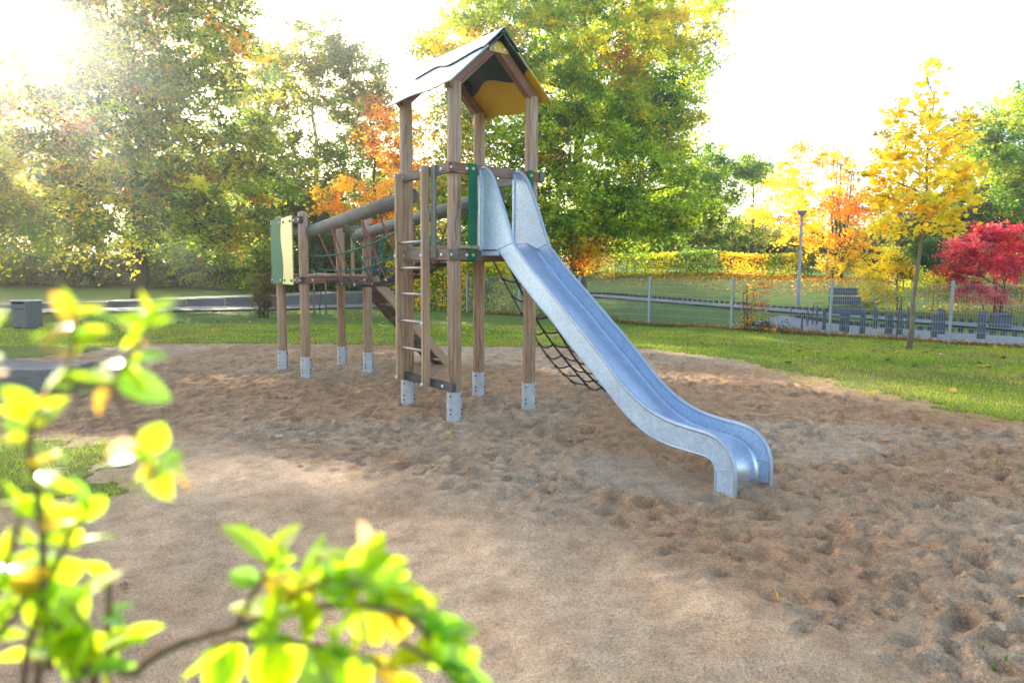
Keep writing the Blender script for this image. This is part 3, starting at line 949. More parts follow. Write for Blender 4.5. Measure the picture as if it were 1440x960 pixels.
def lit_keep(P):
    """False for leaves standing in the way of those gaps"""
    k = P[:, 2] / SUN.z
    gx_ = P[:, 0] - SUN.x * k; gy_ = P[:, 1] - SUN.y * k
    w = np.zeros(len(P))
    nz = 0.5 * fbm(gx_, gy_, 1.1, 200, 3)
    for x, y, rx, ry, s in LIT:
        d = np.hypot((gx_ - x) / rx, (gy_ - y) / ry) + nz
        w = np.maximum(w, s * sstep(1.15, 0.85, d))
    return rng.random(len(P)) > w

def leaves(name, P, size, cols, parent, mat='foliage', up=0.5, asp=0.62, jit=0.35):
    """one rhombic, slightly folded leaf at every point of P"""
    N = len(P)
    s = size * (1 + jit * (rng.random(N) * 2 - 1))
    nrm = rng.normal(size=(N, 3)); nrm[:, 2] = np.abs(nrm[:, 2]) + up * 1.2
    nrm /= np.linalg.norm(nrm, axis=1)[:, None]
    d = rng.normal(size=(N, 3)); d[:, 2] -= 0.35
    d -= nrm * (d * nrm).sum(1)[:, None]
    d /= np.linalg.norm(d, axis=1)[:, None]
    w = np.cross(nrm, d)
    s = s[:, None]
    V = np.empty((N, 4, 3))
    V[:, 0] = P - d * s * 0.5
    V[:, 1] = P + w * s * asp * 0.5 + nrm * s * 0.10 - d * s * 0.05
    V[:, 2] = P + d * s * 0.5 - nrm * s * 0.06
    V[:, 3] = P - w * s * asp * 0.5 + nrm * s * 0.10 - d * s * 0.05
    F = np.arange(N * 4).reshape(N, 4)
    C = np.repeat(np.clip(cols, 0, 0.95), 4, axis=0)
    me = np_mesh(name, V.reshape(-1, 3), F, False, C)
    return link(name, me, MATS[mat], parent)

PAL = dict(green=(0.13, 0.225, 0.028), dark=(0.055, 0.105, 0.026), lime=(0.33, 0.41, 0.03), yel=(0.60, 0.53, 0.04), gold=(0.76, 0.54, 0.03),
           orange=(0.66, 0.29, 0.03), rust=(0.40, 0.13, 0.03), red=(0.44, 0.04, 0.075), pink=(0.58, 0.15, 0.16), olive=(0.23, 0.23, 0.05), brown=(0.14, 0.085, 0.045), pale=(0.50, 0.41, 0.14))

DENS = [1.0, 1.0]
def clump_points(blobs, per, sig, flat=0.68):
    """blobs: (centre, radii, clumps, palette weights) -> leaf points, colours, clump centres"""
    PP, CC, K = [], [], []
    for c, r, n, pal in blobs:
        n = int(n * DENS[0]) + 1
        names = list(pal); wts = np.array([pal[k] for k in names], float); wts /= wts.sum()
        d = rng.normal(size=(n, 3)); d /= np.linalg.norm(d, axis=1)[:, None]
        rad = rng.random(n) ** 0.42
        rad *= 1 + 0.16 * rng.normal(size=n)
        cen = np.array(c) + d * rad[:, None] * np.array(r)
        ci = rng.choice(len(names), n, p=wts)
        base = np.array([PAL[names[i]] for i in ci]) * (0.65 + 0.7 * rng.random((n, 1)))
        m = rng.integers(int(per * DENS[1] * 0.5), int(per * DENS[1] * 1.5), n)
        idx = np.repeat(np.arange(n), m)
        sg = (sig * (0.65 + 0.7 * rng.random(n)))[idx][:, None]
        tw = rng.normal(size=(n, 6, 3)) * np.array([1, 1, 0.55]) + 0.7 * d[:, None, :] + np.array([0, 0, 0.12])
        tw /= np.linalg.norm(tw, axis=2)[:, :, None]
        tk = rng.integers(0, 6, len(idx))
        along = rng.random(len(idx))[:, None] * 2.3
        off = tw[idx, tk] * along * sg + rng.normal(size=(len(idx), 3)) * sg * 0.30 * np.array([1, 1, flat])
        off[:, 2] -= 0.10 * (along[:, 0] ** 2) * sg[:, 0]
        P = cen[idx] + off
        mixn = rng.random(len(idx)) < 0.16
        cl = base[idx].copy()
        alt = np.array([PAL[names[i]] for i in rng.choice(len(names), len(idx), p=wts)])
        cl[mixn] = alt[mixn]
        cl *= (0.75 + 0.5 * rng.random((len(idx), 1)))
        PP.append(P); CC.append(cl); K.append(cen)
    return np.vstack(PP), np.vstack(CC), K

def limb(mb, a, b, r0, r1, n=7, bend=0.12, lift=0.0, sides=6):
    a, b = Vector(a), Vector(b)
    L = (b - a).length
    q = Vector((random.uniform(-1, 1), random.uniform(-1, 1), random.uniform(-0.5, 0.8))) * L * bend
    pts, rad = [], []
    for i in range(n + 1):
        t = i / n
        p = a.lerp(b, t) + q * math.sin(math.pi * t) + Vector((0, 0, lift * L * math.sin(math.pi * t)))
        if 0 < i < n: p += Vector((random.gauss(0, 1), random.gauss(0, 1), random.gauss(0, 1))) * L * 0.012
        pts.append(p); rad.append(r0 + (r1 - r0) * t ** 0.8)
    mb.tube(pts, rad, sides, False)
    return pts

def tree(name, label, cat, base, trunk_r, fork, top, blobs, per=70, sig=0.42, leaf=0.14, bark_='bark', group=None, stems=1, twigs=9, gaps=True, up=0.5, asp=0.62, lean=(0, 0), dens=1.0):
    root = empty(name, base)
    tag(root, label, cat, group)
    B = Vector(base)
    mb = MB()
    tops = []
    for s_ in range(stems):
        ang = 6.28 * s_ / max(1, stems) + 0.4
        off = Vector((math.cos(ang), math.sin(ang), 0)) * (trunk_r * 1.6 if stems > 1 else 0)
        tp = Vector((lean[0], lean[1], top)) + off * (3.5 if stems > 1 else 0)
        pts, rad = [], []
        for i in range(11):
            t = i / 10
            p = off.lerp(tp, t) + Vector((random.gauss(0, 1), random.gauss(0, 1), 0)) * trunk_r * 0.35 * (0 < i < 10)
            pts.append(p - Vector((0, 0, 0.15 * (i == 0))))
            rad.append(trunk_r * ((1.35 if i == 0 else 1.05 if i == 1 else 1.0) * (1 - t) + 0.12 * t) / (1 if stems == 1 else 1.3))
        mb.tube(pts, rad, 10 if trunk_r > 0.12 else 7, True)
        tops.append(pts)
    lb = [(tuple(Vector(c) - B), r, n, p) for c, r, n, p in blobs]
    DENS[:] = (1.45 * dens, 1.75) if leaf >= 0.14 else (1.0, 1.25)
    P, C, K = clump_points(lb, per, sig)
    for (c, r, n, p), cen in zip(lb, K):
        stem = random.choice(tops)
        zt = max(fork, min(c[2] - 0.25 * r[2] - 0.28 * math.hypot(c[0], c[1]), top * 0.92))
        t = zt / top
        i0 = min(9, int(t * 10)); a = stem[i0].lerp(stem[i0 + 1], t * 10 - i0)
        rr = max(0.012, trunk_r * (1 - t) * 0.42 + 0.012)
        lp = limb(mb, a, c, rr, rr * 0.35, 8, 0.08, 0.04, 6)
        order = rng.permutation(len(cen))[:twigs]
        for j in order:
            k = random.choice((3, 4, 5, 6, 7, 8))
            limb(mb, lp[k], cen[j], rr * 0.34, 0.006, 5, 0.10, 0.05, 4)
    tr = mb.build('trunk', MATS[bark_], root, True)
    if gaps:
        keep = lit_keep(P + np.array(B))
        P, C = P[keep], C[keep]
    ok = P[:, 2] > 0.05
    cr = leaves('crown', P[ok], leaf * (1.12 if leaf >= 0.14 else 1.0), C[ok], root, 'foliage', up, asp)
    return root

def blob(px, py, Y, rx, rz, n, pal, ry=None):
    """crown mass centred at a pixel / depth, radii in metres"""
    p = at(px, py, Y)
    return (tuple(p), (rx, ry or rx * 0.9, rz), n, pal)

def base_at(x, y):
    return (x, y, ground_z(x, y) - 0.02)

G1 = dict(green=5, lime=3, olive=3, yel=1.5, dark=2, orange=0.5)
G2 = dict(green=4, lime=6, yel=3, gold=1, olive=1, dark=1)
# 1 the tall tree on the left whose crown fills the corner and shades the sand
tree('broadleaf_tree', 'huge spreading tree with thick trunk behind the litter bin, green turning golden', 'tree', base_at(-16.1, 29.5), 0.31, 2.6, 13.5, [
    blob(60, 60, 28, 3.6, 3.0, 60, dict(olive=4, yel=3, orange=2, green=3)), blob(200, 40, 29, 3.4, 3.2, 70, dict(olive=4, yel=2, green=4, orange=1)),
    blob(300, 30, 30, 2.4, 2.6, 34, G1), blob(40, 190, 27, 3.4, 2.6, 60, dict(olive=4, yel=3, orange=1.5, green=3)),
    blob(170, 170, 27.5, 3.4, 2.6, 70, G1), blob(290, 170, 28.5, 2.8, 2.6, 56, G1), blob(60, 290, 27, 3.0, 1.5, 46, dict(green=4, olive=3, yel=3)),
    blob(190, 290, 27.5, 2.6, 1.3, 34, G1), blob(310, 290, 28.5, 2.3, 1.5, 44, G1), blob(345, 230, 30, 1.6, 1.8, 24, G1),
    blob(-110, 120, 28, 3.8, 4.4, 90, G1), blob(-260, 60, 30, 3.8, 4.6, 60, G1), blob(-90, 290, 27, 3.0, 2.0, 50, G1), blob(120, -90, 29, 4.4, 3.0, 90, G1), blob(-80, -110, 30, 4.4, 3.2, 80, G1), blob(280, -70, 31, 2.6, 2.4, 40, G1)],
    per=88, sig=0.50, leaf=0.155, twigs=8, dens=1.15)
# 2 open, half-bare tree
tree('broadleaf_tree', 'open yellow-green tree with bare limbs showing, between huge spreading tree and roofed tower', 'tree', base_at(-11.2, 39), 0.26, 3.0, 12.0, [
    blob(440, 70, 38, 2.4, 1.4, 30, dict(olive=4, green=2, yel=1)), blob(400, 110, 38, 1.9, 1.7, 30, dict(yel=2, olive=4, green=2)), blob(490, 100, 38.5, 2.0, 1.6, 32, dict(olive=4, green=3, dark=1)),
    blob(375, 170, 38, 1.7, 1.7, 28, dict(yel=2, olive=4, green=2)), blob(450, 160, 38, 2.0, 1.5, 16, dict(olive=4, dark=1, green=3)), blob(520, 160, 38.5, 1.7, 1.9, 38, dict(olive=4, green=3, dark=1)),
    blob(420, 230, 37.5, 2.2, 1.4, 34, dict(yel=1, olive=3, green=3)), blob(500, 230, 38, 1.9, 1.7, 34, dict(green=4, olive=3, dark=1)), blob(380, 280, 37, 2.3, 1.6, 44, dict(green=4, olive=2, yel=1, dark=1)), blob(450, 300, 38, 2.5, 1.7, 48, dict(green=5, dark=3)), blob(350, 120, 38.5, 1.2, 1.2, 14, dict(yel=3, olive=3))],
    per=70, sig=0.42, leaf=0.145, twigs=12, gaps=False, dens=1.3)
# 3 orange maple behind the tower
tree('maple_tree', 'orange autumn maple standing behind the rope bridge', 'tree', base_at(-6.6, 33), 0.15, 1.8, 8.0, [
    blob(545, 190, 33, 1.1, 1.4, 18, dict(orange=5, gold=3, rust=1)), blob(520, 170, 33.3, 0.9, 1.0, 9, dict(orange=4, rust=2, olive=2)), blob(560, 240, 33, 1.1, 1.2, 20, dict(gold=4, orange=4, lime=1)),
    blob(590, 190, 33.3, 1.1, 1.2, 16, dict(orange=3, gold=4, lime=2)), blob(500, 275, 31.5, 1.7, 0.5, 8, dict(orange=4, gold=5)), blob(465, 290, 31, 0.8, 0.4, 4, dict(orange=5, gold=3)), blob(545, 300, 33, 1.3, 0.9, 10, dict(orange=4, rust=2, gold=3)), blob(610, 250, 33, 1.2, 1.3, 20, dict(gold=3, lime=3, orange=3))],
    per=60, sig=0.34, leaf=0.15, twigs=7)
# 4 the big tree in the middle
C1 = dict(green=4, lime=7, yel=1.5, dark=0.6, gold=0.3, orange=0.08)
C2 = dict(lime=8, yel=3, gold=0.5, green=3, orange=0.12)
tree('beech_tree', 'tall green and yellow tree rising behind the roofed slide tower', 'tree', base_at(2.95, 31), 0.36, 2.4, 12.6, [
    blob(700, 20, 31, 2.2, 2.4, 34, C1), blob(650, 70, 31, 1.6, 1.8, 20, dict(yel=4, gold=2, olive=2, lime=2)), blob(790, 30, 31, 2.4, 2.2, 40, C2), blob(880, 50, 31.5, 2.3, 2.0, 36, C2),
    blob(960, 30, 32, 1.8, 1.5, 20, dict(gold=2, yel=5, lime=3)), blob(700, 120, 30.5, 2.2, 2.0, 34, C1), blob(800, 130, 30, 2.5, 2.2, 50, C2), blob(890, 150, 30.5, 2.3, 1.8, 42, C1), blob(945, 165, 31, 1.3, 0.8, 14, C1), blob(965, 100, 31.5, 1.0, 1.0, 10, C2),
    blob(640, 180, 31, 1.7, 1.6, 24, dict(lime=3, gold=3, orange=1.5, green=2)), blob(640, 260, 30.5, 1.7, 1.6, 28, dict(green=3, lime=3, gold=2)), blob(720, 210, 30, 2.2, 1.8, 40, C1), blob(810, 220, 29.5, 2.4, 2.0, 56, C1), blob(890, 230, 30, 2.2, 1.7, 46, dict(green=5, lime=5, yel=1.5, dark=1)),
    blob(945, 260, 30.5, 1.6, 1.3, 24, dict(green=5, lime=4)), blob(700, 290, 29.5, 2.0, 1.5, 34, dict(green=5, lime=3, yel=2, dark=1)), blob(790, 300, 29, 2.2, 1.5, 46, dict(green=5, lime=6, dark=1, yel=1)), blob(870, 300, 29.5, 2.0, 1.2, 40, dict(green=5, lime=6, dark=1, yel=1)),
    blob(930, 305, 30, 1.4, 0.7, 20, dict(lime=4, green=4, yel=1)), blob(835, 345, 29, 0.9, 0.4, 8, dict(green=3, gold=3, orange=1)),
    blob(790, -90, 31, 3.6, 2.4, 60, C2), blob(690, -60, 31.5, 2.4, 2.0, 26, C1), blob(900, -50, 32, 2.6, 2.0, 30, C2), blob(775, 205, 29.2, 0.4, 0.6, 3, dict(orange=1, rust=2)), blob(882, 92, 30, 0.35, 0.5, 3, dict(rust=1, orange=1)), blob(800, 355, 28.8, 0.5, 0.5, 4, dict(orange=2, rust=1))],
    per=84, sig=0.42, leaf=0.15, twigs=7, dens=1.3)
# 5 smaller trees right of it
tree('small_tree', 'bright green tree with long overhanging bough above the clipped hedge', 'tree', base_at(10.4, 40), 0.2, 1.6, 7.5, [
    blob(985, 235, 39, 1.7, 1.2, 26, dict(lime=5, green=4)), blob(1030, 245, 38.5, 1.5, 0.7, 18, dict(lime=5, green=4)), blob(1058, 238, 38.2, 0.7, 0.35, 7, dict(lime=5, green=3)), blob(960, 290, 39, 1.7, 1.3, 28, dict(green=4, lime=4, dark=1)),
    blob(1005, 285, 39, 1.7, 1.2, 24, dict(green=5, lime=3, dark=2)), blob(990, 322, 39.5, 2.2, 0.9, 24, dict(dark=4, green=4, olive=2))],
    per=66, sig=0.40, leaf=0.16)
tree('small_tree', 'pale half-bare birch-like tree behind the clipped hedge', 'tree', base_at(15.2, 44), 0.13, 1.5, 7.0, [
    blob(1070, 265, 44, 1.3, 1.7, 11, dict(pale=4, olive=2)), blob(1080, 310, 44, 1.8, 1.5, 18, dict(pale=3, yel=2, olive=2)), blob(1040, 320, 44, 1.6, 1.2, 18, dict(olive=3, green=2, yel=1))],
    per=40, sig=0.42, leaf=0.14, twigs=14)
tree('maple_tree', 'golden many-stemmed maple standing right behind the street lamp', 'tree', base_at(14.9, 31.5), 0.09, 1.2, 5.7, [
    blob(1135, 225, 31.5, 1.3, 0.7, 12, dict(gold=3, orange=2, pale=2)), blob(1185, 235, 31.8, 1.1, 0.7, 10, dict(pale=3, orange=2, gold=2)), blob(1105, 260, 31, 1.1, 0.8, 14, dict(gold=4, orange=2, yel=1)), blob(1160, 275, 31, 1.4, 0.9, 22, dict(gold=4, orange=5)),
    blob(1205, 290, 31.5, 1.2, 0.9, 20, dict(gold=4, orange=5)), blob(1095, 305, 30.5, 1.1, 0.6, 16, dict(gold=4, orange=3)), blob(1140, 325, 30.5, 1.3, 0.8, 20, dict(gold=5, orange=2, lime=1)), blob(1200, 335, 31, 1.2, 0.8, 18, dict(gold=5, orange=3, yel=1)), blob(1180, 370, 31, 1.3, 0.5, 16, dict(gold=2, pale=3, olive=2))],
    per=70, sig=0.29, leaf=0.135, stems=5, twigs=10)
# far right trees
tree('broadleaf_tree', 'green tree reaching in at the frame edge above the red shrub', 'tree', base_at(26.0, 33), 0.25, 2.2, 9.0, [
    blob(1435, 165, 33, 1.5, 1.2, 24, dict(lime=4, green=4, yel=1)), blob(1400, 215, 33, 1.2, 1.2, 20, dict(lime=4, green=5)), blob(1450, 235, 33, 1.8, 1.4, 30, dict(lime=4, green=4)), blob(1500, 190, 33, 2.2, 2.0, 34, C1), blob(1375, 190, 33, 0.9, 0.8, 9, dict(green=4, olive=2)), blob(1500, 280, 33, 2.2, 1.6, 30, C1)],
    per=64, sig=0.36, leaf=0.15)
tree('broadleaf_tree', 'olive-yellow tree between the golden maples and the red shrub', 'tree', base_at(24.5, 36), 0.2, 1.4, 6.5, [
    blob(1425, 260, 35.5, 1.9, 1.2, 30, dict(pale=4, olive=4, yel=2)), blob(1375, 290, 36, 1.6, 1.0, 22, dict(olive=4, green=3, pale=1)), blob(1400, 310, 35, 2.0, 0.9, 26, dict(olive=4, dark=3, green=2)), blob(1340, 320, 36, 1.6, 0.8, 18, dict(dark=4, green=3, olive=1)), blob(1460, 310, 35, 2.0, 1.0, 24, dict(olive=4, pale=2, dark=2)), blob(1300, 330, 36.5, 1.5, 0.9, 18, dict(dark=4, olive=2))],
    per=66, sig=0.40, leaf=0.15)
tree('broadleaf_tree', 'brownish thinning tree standing behind the young golden maple', 'tree', base_at(21.0, 37.5), 0.16, 1.6, 8.5, [
    blob(1345, 180, 37.5, 1.2, 0.8, 12, dict(pale=3, brown=2, olive=2)), blob(1245, 195, 37.5, 1.0, 0.9, 9, dict(pale=3, brown=2)), blob(1330, 250, 37.5, 1.5, 1.3, 16, dict(olive=3, pale=2, brown=1)), blob(1260, 290, 37.5, 1.6, 1.2, 20, dict(brown=3, olive=3, pale=1)), blob(1310, 310, 37.5, 1.6, 1.0, 18, dict(olive=3, dark=2))],
    per=48, sig=0.40, leaf=0.14, twigs=12)
# young golden maple on the lawn
yb = base_at(7.82, 13.37)
YG = dict(gold=4, yel=7, orange=0.2)
tree('maple_tree', 'young slim golden maple growing on the lawn in front of the mesh fence', 'tree', yb, 0.052, 1.55, 5.2, [
    blob(1303, 110, 13.3, 0.09, 0.30, 7, YG), blob(1305, 160, 13.3, 0.14, 0.26, 9, YG), blob(1262, 155, 13.3, 0.20, 0.10, 6, YG), blob(1290, 190, 13.3, 0.36, 0.22, 20, YG), blob(1340, 195, 13.2, 0.30, 0.26, 17, YG), blob(1365, 170, 13.3, 0.12, 0.10, 4, YG),
    blob(1255, 230, 13.2, 0.34, 0.26, 22, YG), blob(1300, 235, 13.1, 0.38, 0.30, 26, YG), blob(1350, 240, 13.3, 0.34, 0.26, 24, YG), blob(1245, 275, 13.2, 0.32, 0.24, 22, YG), blob(1295, 280, 13.0, 0.42, 0.26, 24, YG), blob(1340, 285, 13.3, 0.32, 0.24, 20, YG),
    blob(1250, 320, 13.2, 0.28, 0.12, 14, YG), blob(1320, 318, 13.2, 0.34, 0.13, 15, YG), blob(1355, 265, 13.2, 0.18, 0.15, 9, YG), blob(1225, 250, 13.2, 0.12, 0.10, 5, YG)],
    per=11, sig=0.12, leaf=0.115, bark_='bark_pale', twigs=6, gaps=False, asp=0.9, lean=(0.16, 0.0))
# red shrub
tree('red_shrub', 'crimson red shrub behind the mesh fence at the frame edge', 'shrub', base_at(15.3, 21.5), 0.05, 0.35, 2.3, [
    blob(1375, 330, 21.5, 0.55, 0.38, 30, dict(red=5, pink=4)), blob(1350, 350, 21.3, 0.42, 0.26, 24, dict(pink=5, red=3)), blob(1415, 335, 21.5, 0.6, 0.42, 34, dict(red=6, pink=2, rust=1)), blob(1390, 370, 21.2, 0.6, 0.3, 30, dict(red=5, pink=3)), blob(1345, 385, 21.5, 0.42, 0.24, 18, dict(red=5, pink=2, rust=1)),
    blob(1425, 375, 21.3, 0.55, 0.3, 30, dict(red=6, pink=2)), blob(1455, 350, 21.5, 0.6, 0.5, 34, dict(red=6, pink=2)), blob(1360, 405, 21.3, 0.5, 0.15, 14, dict(red=5, pink=2)), blob(1400, 420, 21.2, 0.5, 0.12, 11, dict(red=4, pink=3))],
    per=64, sig=0.15, leaf=0.085, stems=4, gaps=False, twigs=7)
tree('yellow_shrub', 'golden yellow shrub behind the bollards and the mesh fence', 'shrub', base_at(13.3, 23.5), 0.04, 0.3, 1.9, [
    blob(1245, 365, 23.5, 0.55, 0.32, 26, dict(gold=5, yel=4, lime=1)), blob(1225, 390, 23.3, 0.5, 0.3, 22, dict(yel=4, gold=3, lime=2)), blob(1245, 415, 23.3, 0.6, 0.34, 24, dict(yel=3, lime=3, gold=2)), blob(1215, 430, 23.2, 0.35, 0.25, 12, dict(lime=3, yel=3)), blob(1268, 385, 23.6, 0.4, 0.3, 14, dict(brown=2, gold=2, olive=2))],
    per=60, sig=0.15, leaf=0.09, stems=4, gaps=False)
tree('small_conifer', 'dark green dense conifer behind the young golden maple trunk', 'shrub', base_at(18.0, 29), 0.08, 0.3, 2.4, [
    blob(1305, 355, 29, 0.65, 0.75, 50, dict(dark=6, green=2)), blob(1300, 385, 29, 0.8, 0.5, 40, dict(dark=6, green=2))], per=60, sig=0.2, leaf=0.09, gaps=False)
tree('small_bush', 'low orange-tinged bush at the foot of the dark conifer', 'shrub', base_at(16.6, 26), 0.04, 0.2, 1.2, [
    blob(1300, 393, 26, 0.7, 0.25, 22, dict(yel=4, orange=2, lime=3)), blob(1275, 400, 25.8, 0.5, 0.3, 16, dict(yel=3, lime=2, pale=1)), blob(1330, 396, 26, 0.5, 0.2, 12, dict(lime=3, orange=2))], per=52, sig=0.17, leaf=0.09, gaps=False)
tree('small_bush', 'orange scrubby bush growing through the mesh fence at its post', 'shrub', base_at(6.05, 17.5), 0.03, 0.2, 1.2, [
    blob(1072, 405, 17.5, 0.22, 0.22, 12, dict(gold=3, orange=4)), blob(1065, 430, 17.4, 0.30, 0.22, 12, dict(orange=3, pale=3, brown=1)), blob(1060, 455, 17.2, 0.45, 0.14, 14, dict(brown=3, pale=3, olive=2, orange=2)), blob(1095, 462, 17.1, 0.5, 0.10, 14, dict(brown=3, olive=3, orange=2))],
    per=26, sig=0.11, leaf=0.06, stems=5, gaps=False, twigs=8)

# bushes behind the left-hand path, each its own thing
BUSH = [(-36, 42, 4.2, 3.4, 'far'), (-31, 40.5, 3.6, 2.6, 'far'), (-26.0, 40, 3.4, 2.6, 'far'), (-21.5, 40.5, 3.0, 3.0, 'far'), (-17.5, 39.5, 2.9, 2.4, 'far'), (-14.0, 38.5, 2.5, 2.4, 'far'), (-10.3, 37.2, 2.1, 1.9, 'far'), (-7.6, 36.0, 1.9, 1.8, 'far'), (-4.6, 35.5, 2.0, 2.2, 'far'), (-1.5, 35.5, 1.9, 2.0, 'far')]
BL = ['dense green bush at the frame edge beyond the litter bin', 'dark shadowy bush just right of the frame-edge bush beyond the litter bin', 'dark bush just left of the huge tree trunk', 'tall green bush directly behind the huge tree trunk',
      'leafy bush just right of the huge tree trunk', 'pale green bush midway between huge trunk and clipped brown shrub', 'dark bush behind the clipped brown shrub', 'dark green bush behind the small platform', 'dark green bush behind the rope bridge', 'yellowing bush behind the tower ladder']
for (x, y, r, h, _), lb_, pal in zip(BUSH, BL, [dict(green=4, dark=3, yel=2), dict(dark=5, green=3, brown=1), dict(dark=5, green=3), dict(green=4, lime=2, dark=2), dict(green=4, dark=2, lime=2), dict(green=4, lime=3, dark=1), dict(dark=5, green=4), dict(dark=5, green=4), dict(dark=5, green=3, lime=1), dict(green=3, yel=3, lime=2)]):
    b_ = base_at(x, y)
    tree('garden_bush', lb_, 'bush', b_, 0.08, 0.3, h * 0.9, [((x, y, b_[2] + h * 0.55), (r * 0.8, r * 0.7, h * 0.55), int(24 * r), pal), ((x - r * 0.4, y - 0.5, b_[2] + h * 0.25), (r * 0.6, r * 0.5, h * 0.3), int(11 * r), pal), ((x + r * 0.4, y - 0.6, b_[2] + h * 0.3), (r * 0.6, r * 0.5, h * 0.32), int(11 * r), pal)],
         per=60, sig=0.36, leaf=0.15, stems=3, twigs=5, group='bushes beyond the path')
# taller backdrop trees that close the gaps behind
for (px, py, Y, rx, rz, n, pal), lb_, bs in zip(
        [(60, 250, 52, 5.0, 3.6, 120, G1), (250, 270, 50, 4.6, 3.6, 110, dict(green=4, dark=3, olive=2)), (370, 300, 47, 3.6, 3.0, 80, dict(green=4, dark=3, yel=1.5)), (470, 310, 46, 3.6, 2.6, 80, dict(dark=4, green=4, olive=1)), (570, 300, 45, 3.2, 2.8, 70, dict(green=3, lime=2, yel=2, olive=2)), (690, 330, 46, 3.4, 2.6, 80, dict(green=4, lime=2, dark=2)),
         (930, 330, 52, 4.0, 2.4, 80, dict(dark=4, green=3, olive=2)), (1060, 345, 50, 3.4, 1.6, 60, dict(olive=3, dark=3, yel=1)), (1180, 345, 50, 3.6, 1.6, 60, dict(olive=3, dark=3, gold=1)), (1270, 345, 48, 3.2, 1.6, 60, dict(dark=4, olive=3)), (1400, 340, 46, 3.6, 1.8, 70, dict(dark=4, green=3)), (1500, 330, 46, 3.6, 2.4, 70, dict(dark=4, green=3))],
        ['distant green tree seen under the crown at the hazy corner', 'distant dark green tree behind the huge tree trunk', 'distant tree filling the gap beside the open half-bare tree', 'distant dark tree beneath the open half-bare tree', 'distant yellowish tree behind the orange maple', 'distant tree seen between the tower posts',
         'distant dark tree line end seen below the long overhanging bough', 'distant olive tree behind the pale birch-like tree', 'distant olive tree behind the golden many-stemmed maple', 'distant dark tree just left of the young golden maple trunk', 'distant dark tree behind the red shrub', 'distant dark tree at the frame edge right of the red shrub'], range(12)):
    c = at(px, py, Y)
    tree('backdrop_tree', lb_, 'tree', base_at(c.x, c.y), 0.2, 1.2, c.z + rz * 0.4, [(tuple(c), (rx, rx * 0.6, rz), n, pal), ((c.x, c.y, c.z - rz * 0.8), (rx * 0.9, rx * 0.5, rz * 0.6), n // 2, pal)], per=78, sig=0.55, leaf=0.21, twigs=5, group='backdrop trees')

# small clipped shrub beside the path
tree('clipped_shrub', 'small clipped brown-green shrub on the grass left of the small platform', 'shrub', base_at(-7.53, 20.7), 0.05, 0.2, 1.2, [
    ((-7.53, 20.7, 1.08), (0.34, 0.34, 0.34), 34, dict(brown=4, olive=3, rust=1)), ((-7.5, 20.7, 0.65), (0.33, 0.33, 0.36), 34, dict(brown=4, olive=3, rust=1)), ((-7.55, 20.7, 0.3), (0.22, 0.22, 0.2), 10, dict(brown=4, olive=2))], per=36, sig=0.10, leaf=0.06, gaps=False, stems=4)
# staked sapling
sap = empty('staked_sapling', base_at(-6.25, 22.2)); tag(sap, 'bare young sapling tied between two wooden stakes, behind the small platform', 'tree')
mb = MB(); limb(mb, (0, 0, -0.1), (0.05, 0, 2.2), 0.022, 0.010, 6, 0.02)
for k in range(16):
    a = random.uniform(0, 6.28); zz = random.uniform(1.4, 2.2)
    limb(mb, (0.03, 0, zz), (0.03 + 0.5 * math.cos(a), 0.5 * math.sin(a), zz + random.uniform(0.3, 0.7)), 0.008, 0.003, 4, 0.08, 0, 4)
mb.build('trunk', MATS['bark'], sap, True)
for dx in (-0.19, 0.19): MB().tube([(dx, 0, -0.1), (dx, 0, 1.5)], 0.03, 8).build('stake', MATS['bark_pale'], sap, True)
MB().box((0, -0.03, 1.36), (0.42, 0.02, 0.07)).build('crossbar', MATS['bark_pale'], sap)

# hedges: clipped blocks of leaves
def hedge(label, p0, p1, h, w, pals, per_m=950, leaf=0.10, stem=True):
    p0, p1 = np.array(p0, float), np.array(p1, float)
    L = np.linalg.norm(p1 - p0)
    d = (p1 - p0) / L; nn = np.array([-d[1], d[0]])
    root = empty('hedge', (p0[0], p0[1], ground_z(*p0))); tag(root, label, 'hedge')
    N = int(per_m * L)
    t = rng.random(N) * L
    side = rng.integers(0, 3, N)
    v = (rng.random(N) - 0.5) * w; z = rng.random(N) * h
    v = np.where(side == 0, -w / 2 + 0.10 * rng.normal(size=N), np.where(side == 1, v, v))
    z = np.where(side == 1, h + 0.05 * rng.normal(size=N), z)
    z += 0.06 * np.sin(t * 1.3) * (z / h)
    X = p0[0] + d[0] * t + nn[0] * v; Y = p0[1] + d[1] * t + nn[1] * v
    Z = far_h(X, Y) + z
    seg = vnoise(t * 0.55, t * 0 + 0.3, 77)
    C = np.zeros((N, 3))
    names = list(pals)
    cell = np.floor(t * 1.15 + 0.9 * (vnoise(t * 1.7, z * 2.5, 78) - 0.5) + 0.3 * rng.normal(size=N)).astype(int)
    pick = np.random.default_rng(int(abs(p0[0]) * 97)).integers(0, len(names), 200)
    idx = np.where(rng.random(N) < 0.15, rng.integers(0, len(names), N), pick[cell % 200])
    C = np.array([PAL[k] for k in names])[idx] * (0.7 + 0.6 * rng.random((N, 1)))
    P = np.stack([X, Y, Z], -1) - np.array(root.location)
    leaves('foliage', P, leaf, C, root)
    mb = MB()
    for k in range(int(L / 0.5)):
        q = p0 + d * (0.25 + 0.5 * k)
        z0 = ground_z(*q)
        limb(mb, Vector((q[0], q[1], z0 - 0.05)) - root.location, Vector((q[0] + random.uniform(-.2, .2), q[1], z0 + h * 0.85)) - root.location, 0.03, 0.01, 4, 0.05, 0, 5)
    mb.build('stems', MATS['bark'], root, True)['kind'] = 'stuff'
    return root
